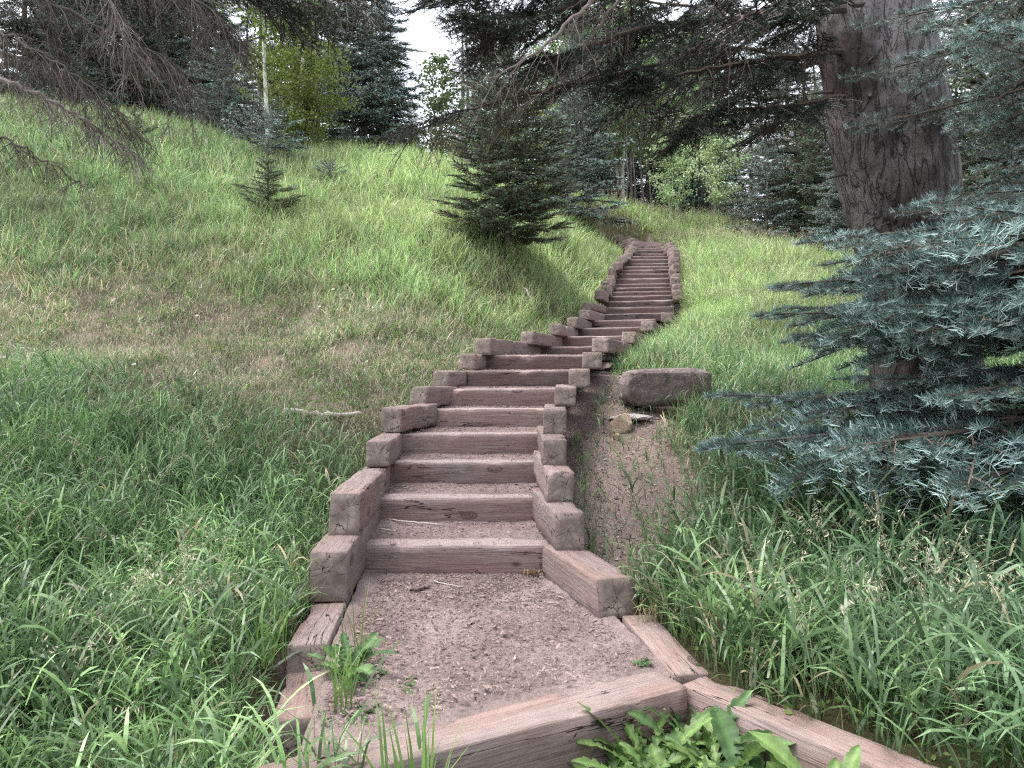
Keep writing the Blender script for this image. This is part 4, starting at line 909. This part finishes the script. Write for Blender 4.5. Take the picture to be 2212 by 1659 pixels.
def gpdf(x, y):
    d = np.ones_like(x); d *= 1-.82*dry_band(x, y)*(.5+.75*sstep(.35, .62, vnoise(x, y, 2.3, 51))); d *= 1-.93*bare_right(x, y)
    d *= 1-.6*(sstep(.62, .8, vnoise(x, y, .8, 11)))*(y < 9)
    tf = .4+.85*sstep(.36, .62, vnoise(x, y, 5.2, 81)); wt = sstep(5, 7, y)*(1-sstep(14, 18, y))*.8; d *= 1-wt+wt*tf
    return d
Ggr = Geo(); r = np.random.default_rng(61)
def zone_col(x, y, m, dk=1.0):
    """colour of the sward: lush near the camera, yellower up the meadow, straw in the dry band"""
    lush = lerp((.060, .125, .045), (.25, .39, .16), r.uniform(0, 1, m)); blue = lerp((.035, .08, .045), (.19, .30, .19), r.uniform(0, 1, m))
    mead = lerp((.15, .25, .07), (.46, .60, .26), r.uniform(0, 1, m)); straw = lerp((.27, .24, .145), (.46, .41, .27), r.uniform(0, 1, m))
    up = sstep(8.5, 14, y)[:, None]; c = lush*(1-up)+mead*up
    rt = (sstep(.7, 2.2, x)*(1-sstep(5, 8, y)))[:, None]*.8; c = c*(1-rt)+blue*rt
    tl = ((1-sstep(-6.5, -3.0, x))*sstep(9, 11, y))[:, None]*.8; c = c*(1-tl)+lerp((.06, .12, .045), (.20, .30, .13), r.uniform(0, 1, m))*tl  # upper left slope coloured darker, shadow of the crest put into the grass
    pr = .09+.38*dry_band(x, y)+.12*sstep(.45, .8, vnoise(x, y, 1.1, 21)); dry = (r.uniform(0, 1, m) < pr*dk)[:, None]; c = np.where(dry, straw, c)
    c = c*((.72+.56*vnoise(x, y, .7, 31))*(.7+.6*vnoise(x, y, 4.5, 33)))[:, None]*r.uniform(.6, 1.4, (m, 1))
    lt = (r.uniform(0, 1, m) < .06)[:, None]; return np.where(lt, c*1.5, c)
def grass_zone(y0, y1, n, Lr, wr, seg, bendr, xr=None, power=1.0):
    yy = y0+(y1-y0)*r.uniform(0, 1, n)**power; hw = .70*yy+.7; xx = r.uniform(-1, 1, n)*hw
    if xr: xx = r.uniform(xr[0], xr[1], n)
    # clump: pull blades towards tuft centres
    cl = .12; tx = np.round(xx/cl+r.normal(0, .2, n))*cl; k = r.uniform(0, .55, n)*(yy < 8); xx = xx*(1-k)+tx*k
    keep = (r.uniform(0, 1, n) < gpdf(xx, yy)) & ~excluded(xx, yy) & (np.hypot(xx-3.05, yy-6.2) > .5)
    xx, yy = xx[keep], yy[keep]; m = len(xx); zz = height(xx, yy)-.01
    db = dry_band(xx, yy); br_ = bare_right(xx, yy)
    hm = (1-.5*db)*(1-.5*br_)*(.55+.4*vnoise(xx, yy, 1.0, 41)+.4*vnoise(xx, yy, 3.7, 43)+.4*sstep(.36, .62, vnoise(xx, yy, 5.2, 81)))
    L = r.uniform(Lr[0], Lr[1], m)*hm; wd = r.uniform(wr[0], wr[1], m)
    az = r.uniform(0, 2*np.pi, m); bend = r.uniform(bendr[0], bendr[1], m)
    # near the stair edges keep blades from lying over the treads
    dxs = np.abs(xx-stair_x(yy)); near = (dxs < 1.15) & (yy > 4.4); L = np.where(near, L*.6, L)
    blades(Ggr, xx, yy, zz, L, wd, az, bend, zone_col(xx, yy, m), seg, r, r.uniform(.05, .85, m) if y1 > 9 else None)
def culm_leaves(y0, y1, n, Lr, wr, xr=None, hz=.34):
    yy = r.uniform(y0, y1, n)**1.0; xx = r.uniform(-1, 1, n)*(.70*yy+.7) if xr is None else r.uniform(xr[0], xr[1], n)
    keep = (r.uniform(0, 1, n) < gpdf(xx, yy)) & ~excluded(xx, yy) & (np.hypot(xx-3.05, yy-6.2) > .5); xx, yy = xx[keep], yy[keep]; m = len(xx)
    k = 4; hm = (1-.5*dry_band(xx, yy))*(.6+.8*vnoise(xx, yy, 1.2, 45)); H = r.uniform(.5, 1.2, m)*hz*hm; az = r.uniform(0, 6.283, m); z = height(xx, yy); col = zone_col(xx, yy, m, .4)
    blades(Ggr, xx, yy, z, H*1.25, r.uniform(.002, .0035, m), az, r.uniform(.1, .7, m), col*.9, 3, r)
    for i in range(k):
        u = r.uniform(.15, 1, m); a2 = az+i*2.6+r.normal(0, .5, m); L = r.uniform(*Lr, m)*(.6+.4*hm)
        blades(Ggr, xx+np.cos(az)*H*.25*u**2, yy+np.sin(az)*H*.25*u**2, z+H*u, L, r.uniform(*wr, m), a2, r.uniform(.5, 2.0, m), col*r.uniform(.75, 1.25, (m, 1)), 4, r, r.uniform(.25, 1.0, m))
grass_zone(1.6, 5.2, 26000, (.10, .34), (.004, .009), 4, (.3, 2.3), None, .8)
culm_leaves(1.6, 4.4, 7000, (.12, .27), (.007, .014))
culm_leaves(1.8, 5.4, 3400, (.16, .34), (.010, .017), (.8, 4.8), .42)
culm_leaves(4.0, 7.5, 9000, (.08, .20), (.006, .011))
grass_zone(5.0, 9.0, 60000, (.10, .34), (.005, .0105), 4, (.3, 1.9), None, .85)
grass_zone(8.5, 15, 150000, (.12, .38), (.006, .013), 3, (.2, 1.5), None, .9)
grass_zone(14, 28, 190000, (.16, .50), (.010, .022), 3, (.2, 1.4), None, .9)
# low ground cover in the thin band and around the dirt
n = 190000; yy = r.uniform(3.5, 12, n); xx = r.uniform(-1, 1, n)*(.7*yy+.5); cov = np.maximum(dry_band(xx, yy), 0.05*bare_right(xx, yy)); k = (r.uniform(0, 1, n) < cov*.9) & ~excluded(xx, yy); xx, yy = xx[k], yy[k]; m = len(xx)
cc = np.where((r.uniform(0, 1, m) < .45)[:, None], lerp((.36, .30, .22), (.54, .47, .36), r.uniform(0, 1, m)), lerp((.12, .18, .07), (.22, .30, .12), r.uniform(0, 1, m)))
blades(Ggr, xx, yy, height(xx, yy), r.uniform(.03, .14, m), r.uniform(.004, .009, m), r.uniform(0, 6.28, m), r.uniform(.5, 2.6, m), cc, 3, r)
# short fringe hugging the outer side of both stair walls
n = 9000; yy = r.uniform(2.3, 25, n)**1.0; sd_ = np.where(r.uniform(0, 1, n) < .5, -1, 1); ew = np.interp(yy, [2, 4.4, 8.5, 12, 26], [.84, .80, .84, .88, .78])
xx = stair_x(yy)+sd_*(ew+np.abs(r.normal(0, .12, n))); xx = np.where((sd_ < 0) & (yy < 5.2), -1.06-np.abs(r.normal(0, .1, n)), xx)
k = ~excluded(xx, yy) & (r.uniform(0, 1, n) < np.where(bare_right(xx, yy) > .4, .15, 1)); xx, yy = xx[k], yy[k]; m = len(xx)
blades(Ggr, xx, yy, height(xx, yy), r.uniform(.10, .34, m)*np.interp(yy, [2, 5, 9, 25], [1.2, .8, .8, 1.1]), r.uniform(.004, .009, m), np.where(r.uniform(0, 1, m) < .4, np.where(xx < stair_x(yy), 0, np.pi), r.uniform(0, 6.28, m)), r.uniform(.3, 1.8, m), zone_col(xx, yy, m), 4, r)
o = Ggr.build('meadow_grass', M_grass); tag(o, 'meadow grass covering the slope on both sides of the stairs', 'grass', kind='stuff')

# seed heads: thin culms with drooping pale spikelets
gs = Geo()
def seed_stalks(xx, yy, L, col, nsp, size):
    m = len(xx); zz = height(xx, yy); az = r.uniform(0, 6.283, m); t = np.linspace(0, 1, 7); th = .1+.95*t[None]**2*r.uniform(.5, 1.5, m)[:, None]; ds = (L/6)[:, None]
    hx = np.concatenate([np.zeros((m, 1)), np.cumsum(np.sin(th[:, :-1])*ds, 1)], 1); hz = np.concatenate([np.zeros((m, 1)), np.cumsum(np.cos(th[:, :-1])*ds, 1)], 1)
    C = np.stack([xx[:, None]+np.cos(az)[:, None]*hx, yy[:, None]+np.sin(az)[:, None]*hx, zz[:, None]+hz], -1)
    tubes(gs, C, np.tile(np.linspace(.0016, .0008, 7), (m, 1))*np.clip(yy/5, 1, 3)[:, None], np.array(col)*.7, 3)
    k = np.repeat(np.arange(m), nsp); u = r.uniform(.68, 1.0, m*nsp)*6; i = np.minimum(u.astype(int), 5); f = (u-i)[:, None]; b = C[k, i]*(1-f)+C[k, i+1]*f
    b = b+r.normal(0, 1, b.shape)*size*np.array([.5, .5, .2]); dr = nrm(r.normal(0, .45, b.shape)+np.array([0, 0, -1.0])+nrm(C[k, -1]-C[k, -2])*.6)
    wv = nrm(np.cross(dr, r.normal(size=b.shape))); Ls = size*r.uniform(.7, 1.2, len(b))[:, None]
    V = np.stack([b, b+dr*Ls*.45+wv*Ls*.10, b+dr*Ls, b+dr*Ls*.45-wv*Ls*.10], 1).reshape(-1, 3); q = np.arange(len(b))*4
    gs.add(V, np.concatenate([np.c_[q, q+1, q+2], np.c_[q, q+2, q+3]]), np.repeat(lerp(np.array(col)*.8, np.array(col)*1.15, r.uniform(0, 1, len(b))), 4, 0))
def scatter(x0, x1, y0, y1, n):
    x = r.uniform(x0, x1, n); y = r.uniform(y0, y1, n); k = ~excluded(x, y) & (bare_right(x, y) < .3); return x[k], y[k]
PALE = (.62, .60, .42)
for (px, py, n) in [(1800, 1150, 8), (1620, 1240, 5), (1980, 1060, 6), (1950, 1300, 16), (2080, 1250, 10), (1760, 1420, 10), (1920, 1180, 12), (1500, 1080, 6), (2120, 1320, 10), (330, 1280, 12), (300, 1190, 10), (250, 1450, 10), (450, 1250, 8), (420, 870, 10), (250, 1010, 6), (720, 1130, 3), (1400, 1300, 2)]:
    n = int(n*1.15); c = G(px, min(1640, py+150)); x = c[0]+r.normal(0, .12, n); y = c[1]+r.normal(0, .12, n); k = ~excluded(x, y); seed_stalks(x[k], y[k], r.uniform(.35, .6, k.sum()), PALE, 16, .025)
x, y = scatter(-6, 6, 4, 12, 500); seed_stalks(x, y, r.uniform(.3, .5, len(x)), PALE, 8, .018)
x, y = scatter(2.5, 9.5, 21, 27.5, 900); k = (np.interp(x, [2.5, 5, 9.5], [26.5, 25.5, 22.5])-y < 2.4); seed_stalks(x[k], y[k], r.uniform(.5, .8, k.sum()), (.45, .38, .28), 12, .05)
x, y = scatter(3.5, 9, 10, 24, 1400); seed_stalks(x, y, r.uniform(.35, .55, len(x)), (.52, .54, .34), 8, .03)
x, y = scatter(-14, 3, 12, 24, 1500); seed_stalks(x, y, r.uniform(.35, .6, len(x)), (.40, .40, .22), 8, .035)
tag(gs.build('grass_seed_heads', M_grass), 'pale drooping seed heads standing above the meadow grass', 'grass', kind='stuff')

# low broad-leaved ground cover between the grasses
gw = Geo(); n = 34000; yy = r.uniform(2.2, 16, n); xx = r.uniform(-1, 1, n)*(.7*yy+.5); pd = np.maximum(.55*dry_band(xx, yy), .25)*sstep(.45, .7, vnoise(xx, yy, 1.6, 71)); k = (r.uniform(0, 1, n) < pd) & ~excluded(xx, yy) & (bare_right(xx, yy) < .2); xx, yy = xx[k], yy[k]; m = len(xx)
q = np.repeat(np.c_[xx, yy, height(xx, yy)], 5, 0); q += r.normal(0, 1, q.shape)*[.035, .035, .0]; q[:, 2] += r.uniform(.02, .10, len(q)); leaves(gw, q, .028, (.06, .12, .03), (.20, .29, .09), r, .1)
tag(gw.build('ground_cover', M_leaf), 'low clover like weeds between the grasses of the slope', 'ground cover', kind='stuff')
# ------------------------------------------------------------------ litter on landing and treads
gl = Geo(); n = 30000; t_ = r.uniform(0, 1, n); yy = np.where(t_ < .6, r.uniform(2.5, 4.4, n), r.uniform(4.4, 9.5, n)); xx = stair_x(yy)+r.uniform(-.75, .75, n)
low = (yy < 4.4); xx = np.where(low, r.uniform(-.82, .55, n), xx)
ok = np.where(low, (xx > np.interp(yy, [3.1, 3.8, 4.4], [-.67, -.76, -.82])) & (xx < np.interp(yy, [2.5, 3.0, 3.6, 4.4], [.0, .55, .42, .14])) & (yy > np.interp(xx, [-.8, .575], [2.32, 3.02])), True)
edge = r.uniform(0, 1, n) < np.where(low, .35+.65*sstep(3.7, 4.2, yy)+.6*sstep(-.5, -.75, xx), 1); ok &= edge
xx, yy = xx[ok], yy[ok]
idx = np.clip(np.searchsorted(SD, yy)-1, -1, len(SD)-1); zz = np.where(idx < 0, .0, SZ[np.maximum(idx, 0)]); ontimber = (idx >= 0) & (yy-SD[np.maximum(idx, 0)] < .22) & (r.uniform(0, 1, len(xx)) < .8)
xx, yy, zz, idx = xx[~ontimber], yy[~ontimber], zz[~ontimber], idx[~ontimber]; m = len(xx)
L = r.uniform(.003, .012, m)*np.where(r.uniform(0, 1, m) < .05, 2, 1); wd = L*r.uniform(.15, .5, m); az = r.uniform(0, 6.283, m); d = np.stack([np.cos(az), np.sin(az), r.normal(0, .15, m)], -1); e = np.stack([-np.sin(az), np.cos(az), r.normal(0, .3, m)], -1); b = np.stack([xx, yy, zz+np.where(idx < 0, .006, .010)], -1)
V = np.stack([b-d*L[:, None]-e*wd[:, None], b+d*L[:, None]-e*wd[:, None]*.6, b+d*L[:, None]*.9+e*wd[:, None], b-d*L[:, None]*.8+e*wd[:, None]*.7, b+np.array([0, 0, .004])], 1).reshape(-1, 3); q = np.arange(m)*5
cc = lerp((.08, .055, .05), (.33, .255, .235), r.uniform(0, 1, m)); gl.add(V, np.concatenate([np.c_[q, q+1, q+4], np.c_[q+1, q+2, q+4], np.c_[q+2, q+3, q+4], np.c_[q+3, q, q+4]]), np.repeat(cc, 5, 0))
tag(gl.build('wood_chips', M_litter), 'wood chips, needles and crumbs littering the landing and treads', 'litter', kind='stuff')
def gravel(xx, yy, zz, smin, smax, name, label):
    gq = Geo(); m = len(xx); s_ = (smin+(smax-smin)*r.uniform(0, 1, m)**3)[:, None]; base = np.array([[1, 0, 0], [0, 1, 0], [-1, 0, 0], [0, -1, 0], [0, 0, .6], [0, 0, -.6], [.6, .6, .35], [-.6, -.5, .4]])
    V = np.c_[xx, yy, zz][:, None]+base[None]*s_[:, None]*r.uniform(.6, 1.3, (m, 1, 3))+r.normal(0, .15, (m, 8, 3))*s_[:, None]
    f = np.array([[0, 6, 4], [6, 1, 4], [1, 2, 4], [2, 7, 4], [7, 3, 4], [3, 0, 4], [0, 1, 6], [2, 3, 7], [1, 0, 5], [2, 1, 5], [3, 2, 5], [0, 3, 5]])
    gq.add(V.reshape(-1, 3), (f[None]+(np.arange(m)*8)[:, None, None]).reshape(-1, 3), np.repeat(lerp((.12, .09, .08), (.36, .30, .28), r.uniform(0, 1, m)), 8, 0)); tag(gq.build(name, M_litter), label, 'gravel', kind='stuff')
n = 9000; yy = r.uniform(3.6, 8.4, n); xx = stair_x(yy)+r.uniform(.7, 2.3, n); k = (bare_right(xx, yy) > .2) & ~excluded(xx, yy); xx, yy = xx[k], yy[k]
n2 = 2600; y2 = r.uniform(2.5, 4.35, n2); x2 = r.uniform(-.80, .55, n2); k2 = (x2 > np.interp(y2, [3.1, 3.8, 4.4], [-.66, -.75, -.81])) & (x2 < np.interp(y2, [2.5, 3.0, 3.6, 4.4], [.0, .55, .42, .14])) & (y2 > np.interp(x2, [-.8, .575], [2.36, 3.06])); x2, y2 = x2[k2], y2[k2]
gravel(xx, yy, height(xx, yy), .003, .020, 'gravel', 'loose pebbles and clods on the bare dirt bank right of the steps')
gravel(x2, y2, np.full(len(x2), .001), .002, .009, 'landing_gravel', 'small grit and crumbs trodden into the soil of the landing')
# dead straw on the bare dirt at right
gl = Geo(); n = 4200; yy = r.uniform(3.6, 8.6, n); xx = stair_x(yy)+r.uniform(.7, 2.2, n); k = (bare_right(xx, yy) > .25) & ~excluded(xx, yy); xx, yy = xx[k], yy[k]; m = len(xx)
blades(gl, xx, yy, height(xx, yy)+.004, r.uniform(.02, .09, m), r.uniform(.002, .005, m), r.uniform(0, 6.28, m), r.uniform(1.2, 2.4, m), lerp((.16, .11, .09), (.42, .34, .24), r.uniform(0, 1, m)), 3, r)
tag(gl.build('dead_straw', M_litter), 'dry straw and needles scattered over the bare dirt right of the steps', 'litter', kind='stuff')
for i, (a, b_, d_, rr, lb) in enumerate([((640+518-518, 0), None, 0, 0, '')][:0]): pass
def LP(px, py, z): d = (EYE-z)*F/(py-HZ); return np.array([(px-CX)/F*d, d, z])
stick('twig', [LP(832, 1121, .19), LP(870, 1126, .195), LP(955, 1133, .19)], .007, 'longest pale twig on the second tread beside the left wall', 'twig')
stick('twig', [LP(886, 1274, .012), LP(905, 1272, .02), LP(930, 1266, .012)], .010, 'thick dark broken twig on the landing left of centre', 'twig', col=(.10, .075, .065))
stick('twig', [LP(935, 1254, .012), LP(965, 1262, .016), LP(1000, 1268, .012)], .004, 'thin pale twig on the landing just below the first step', 'twig')
stick('twig', [LP(820, 1142, .19), LP(855, 1147, .19)], .005, 'short pale twig near the left wall on the second tread', 'twig')

# fir cone scales, white rock chip
g = Geo(); c = LP(1148, 1238, .02); m = 60; u = r.uniform(-1, 1, m)
b = c+np.stack([u*.045, r.normal(0, .008, m), r.uniform(-.006, .014, m)], -1); dr = nrm(np.stack([u*.5, r.normal(0, 1, m), np.abs(r.normal(0, 1, m))], -1)); wv = nrm(np.cross(dr, r.normal(size=(m, 3))))*.006
V = np.stack([b-wv, b+wv, b+dr*.018], 1).reshape(-1, 3); g.add(V, np.arange(m*3).reshape(-1, 3), np.repeat(lerp((.25, .15, .09), (.5, .36, .24), r.uniform(0, 1, m)), 3, 0))
tubes(g, np.array([c-[.045, 0, 0], c, c+[.045, 0, 0]]), np.array([.006, .009, .004]), (.2, .12, .08), 6)
tag(g.build('fir_cone', M_litter), 'chewed tan fir cone on the landing at the foot of the first step', 'fir cone')
rock('stone_chip', LP(880, 1111, .19), (.03, .018, .012), 31, M_r3, 'white stone chip at the foot of the second step', 'stone')

# ------------------------------------------------------------------ broad-leaved weeds
def weed(name, loc, nleaf, L, W, c0, c1, seed, label, cat='plant', up=.9, lobes=10, depth=.62, azr=None):
    r = np.random.default_rng(seed); g = Geo(); nl = 64
    for i in range(nleaf):
        az = r.uniform(*azr) if azr else i*2.4+r.uniform(-.4, .4); l_ = L*r.uniform(.6, 1.15); w_ = W*r.uniform(.75, 1.2); el = r.uniform(.35, 1)*up; t = np.linspace(0, 1, nl)
        th = math.pi/2*el-t*r.uniform(.3, 1.5); ds = l_/(nl-1); hx = np.r_[0, np.cumsum(np.cos(th[:-1])*ds)]; hz = np.r_[0, np.cumsum(np.sin(th[:-1])*ds)]
        prof = np.interp(t, [0, .12, .3, .6, .8, .93, 1], [.10, .14, .5, .9, 1, .6, .04]); ph = (t*lobes+r.uniform(0, 1)) % 1; tooth = 1-depth*(1-ph)**1.2*(t < .95)*(.6+.6*(t < .7))+r.normal(0, .03, nl)
        wv = prof*tooth*w_*.5; rf = (np.sin(t*9+r.uniform(0, 6))*.10+np.sin(t*42)*.035)*w_
        ctr = np.c_[hx, 0*hx, hz]; up_ = np.c_[-np.sin(th), 0*th, np.cos(th)]
        rows = [ctr+np.c_[0*t, wv, 0*t]+up_*(.30*wv+rf)[:, None], ctr+np.c_[0*t, wv*.5, 0*t]+up_*(.22*wv+.5*rf)[:, None], ctr, ctr+np.c_[0*t, -wv*.5, 0*t]+up_*(.22*wv-.5*rf)[:, None], ctr+np.c_[0*t, -wv, 0*t]+up_*(.30*wv-rf)[:, None]]
        V = np.stack(rows, 1).reshape(-1, 3)@(rotz(az)@rotx(r.uniform(-.4, .4))).T+r.normal(0, .012, 3)*[1, 1, 0]
        k = (np.arange(nl-1)[:, None]*5+np.arange(4)[None]).ravel(); f = np.concatenate([np.c_[k, k+1, k+6], np.c_[k, k+6, k+5]])
        c = lerp(c0, c1, np.full(nl*5, r.uniform(0, 1)))*r.uniform(.85, 1.15); c = c*r.uniform(.85, 1.15, (nl*5, 1)); c.reshape(nl, 5, 3)[:, 2] *= 1.5
        g.add(V, f, c)
    o = g.build(name, M_leaf, smooth=True); o.location = loc; return tag(o, label, cat)
DG = ((.07, .13, .035), (.17, .26, .085)); DG2 = ((.045, .10, .035), (.12, .20, .075))
def W3(px, py, d): return tuple(P(px, py, d))
def WB(px, d, z=-.26): return ((px-CX)/F*d, d, z)
weed('dandelion', WB(1405, 2.60), 40, .33, .064, *DG, 1, 'dandelion with upright toothed leaves against the cross beam, left in the clump', up=.85)
weed('dandelion', WB(1500, 2.68), 34, .37, .066, *DG2, 2, 'taller dark green dandelion in the corner where the two beams meet', up=.9)
weed('dandelion', WB(1335, 2.48), 38, .29, .062, *DG, 3, 'low bright dandelion spreading at the left edge of the weed clump', up=.7)
weed('dandelion', WB(1560, 2.52), 40, .32, .066, *DG, 4, 'low pale green dandelion in the middle of the weed clump', up=.8)
weed('dock_plant', WB(1645, 2.40), 28, .34, .08, *DG2, 5, 'broad leaved weed right of the dandelions with wide dark leaves', up=.6, depth=.12)
weed('dock_plant', WB(1790, 2.22), 18, .40, .066, *DG, 6, 'upright weed standing alone in front of the right hand beam', up=1.0, depth=.3)
weed('dandelion', WB(1455, 2.42), 38, .29, .062, *DG, 7, 'bright dandelion nearest the bottom edge, below the beam corner', up=.7)
weed('dandelion', (-.63, 2.92, -.01), 18, .20, .06, *DG2, 8, 'dandelion with large toothed leaves at the left wall of the landing', up=.85)
weed('small_weed', (-.40, 2.88, -.02), 12, .10, .045, (.07, .13, .04), (.12, .2, .07), 9, 'flat dark green rosette on the landing soil at left', up=.25)
weed('small_weed', (-.52, 2.62, -.02), 10, .07, .035, *DG2, 10, 'small leafy weed behind the left end of the cross beam', up=.5)
weed('small_weed', tuple(LP(1385, 1432, -.005)), 9, .055, .03, *DG2, 11, 'tiny round leaved weed near the right end of the cross beam', up=.35)
weed('small_weed', WB(1225, 2.45), 8, .16, .05, *DG2, 12, 'tiny weed in front of the cross beam left of the dandelions', up=.9)
def tuft(name, loc, n, Lr, wr, c0, c1, seed, label, bend=(.2, 1.2), azr=(0, 6.283), spread=.03):
    r2 = np.random.default_rng(seed); g = Geo(); x = r2.normal(0, spread, n); y = r2.normal(0, spread, n)
    blades(g, x, y, np.zeros(n), r2.uniform(*Lr, n), r2.uniform(*wr, n), r2.uniform(*azr, n), r2.uniform(*bend, n), lerp(c0, c1, r2.uniform(0, 1, n)), 4, r2)
    o = g.build(name, M_grass); o.location = loc; return tag(o, label, 'grass tuft')
GG = ((.12, .24, .05), (.22, .36, .09))
tuft('grass_tuft', WB(900, 2.12), 26, (.32, .56), (.007, .012), *GG, 1, 'bright green grass tuft in front of the left part of the cross beam', (.1, .9))
tuft('grass_tuft', (-.60, 2.66, -.02), 26, (.15, .34), (.004, .008), *GG, 2, 'loose grass tuft in the left corner of the landing')
tuft('grass_tuft', (-.62, 3.04, -.01), 14, (.2, .42), (.003, .006), (.14, .2, .07), (.3, .34, .15), 3, 'thin tall grass standing among the dandelion leaves at the left wall', (.0, .5))
tuft('grass_tuft', (-.98, 3.05, -.0), 24, (.15, .35), (.004, .008), *GG, 4, 'grass tuft leaning over the lowest left timbers')
tuft('grass_tuft', on_ground(1500, 6.7, -.01), 44, (.25, .5), (.004, .009), (.09, .17, .04), (.18, .28, .08), 5, 'long grass tuft growing in front of the dark boulder', (.3, 1.2), spread=.10)
tuft('grass_tuft', (.62, 3.52, -.01), 22, (.08, .22), (.003, .006), (.3, .28, .13), (.45, .4, .24), 6, 'dry pale grass tuft at the end of the lowest right timber', (.6, 2.2))
tuft('grass_tuft', tuple(G(1240, 965)), 16, (.1, .2), (.003, .007), *GG, 7, 'small green tuft against the right wall near the pointed rock')

# daisies
def daisy(px, py, label, dd=0):
    c = G(px, py); r = np.random.default_rng(int(px)); h_ = .22; root = empty('daisy', c); g = Geo()
    tubes(g, np.array([[0, 0, 0], [.01, 0, h_*.5], [.0, 0, h_]]), np.array([.003, .003, .002]), (.1, .18, .05), 4); g.build('stem', M_leaf, root)
    g = Geo(); n = 14; a = np.linspace(0, 6.283, n, endpoint=False); s = .020
    ce = np.array([0, -.004, h_]); tilt = rotx(R(35)); d = np.c_[np.cos(a), np.sin(a), .15+0*a]@tilt.T; e = np.c_[-np.sin(a), np.cos(a), 0*a]@tilt.T
    V = np.stack([ce+d*.006, ce+d*s*.7+e*s*.17, ce+d*s, ce+d*s*.7-e*s*.17], 1).reshape(-1, 3); q = np.arange(n)*4; g.add(V, np.concatenate([np.c_[q, q+1, q+2], np.c_[q, q+2, q+3]]), (.6, .59, .62)); g.build('petals', M_leaf, root)
    g = Geo(); q = np.array([[0, 0, -.002], [0, 0, .003], [0, 0, .006]])@tilt.T+ce; tubes(g, q, np.array([.008, .008, .003]), (.6, .4, .05), 8); g.build('flower_centre', M_leaf, root)
    return tag(root, label, 'flower', 'daisies in the left meadow')
for px, py, lb in [(546, 590, 'white daisy lower of the pair below the pointed fir sapling'), (566, 560, 'white daisy upper of the pair below the pointed fir sapling'), (720, 660, 'single white daisy left of the fallen grey stick'),
                   (425, 722, 'white daisy on the thin grass in mid slope'), (10, 820, 'white daisy at the left edge of the photo'), (290, 838, 'white daisy right of the short pale branch'), (690, 700, 'white daisy at the upper rim of the dry band')]:
    daisy(px, py, lb)
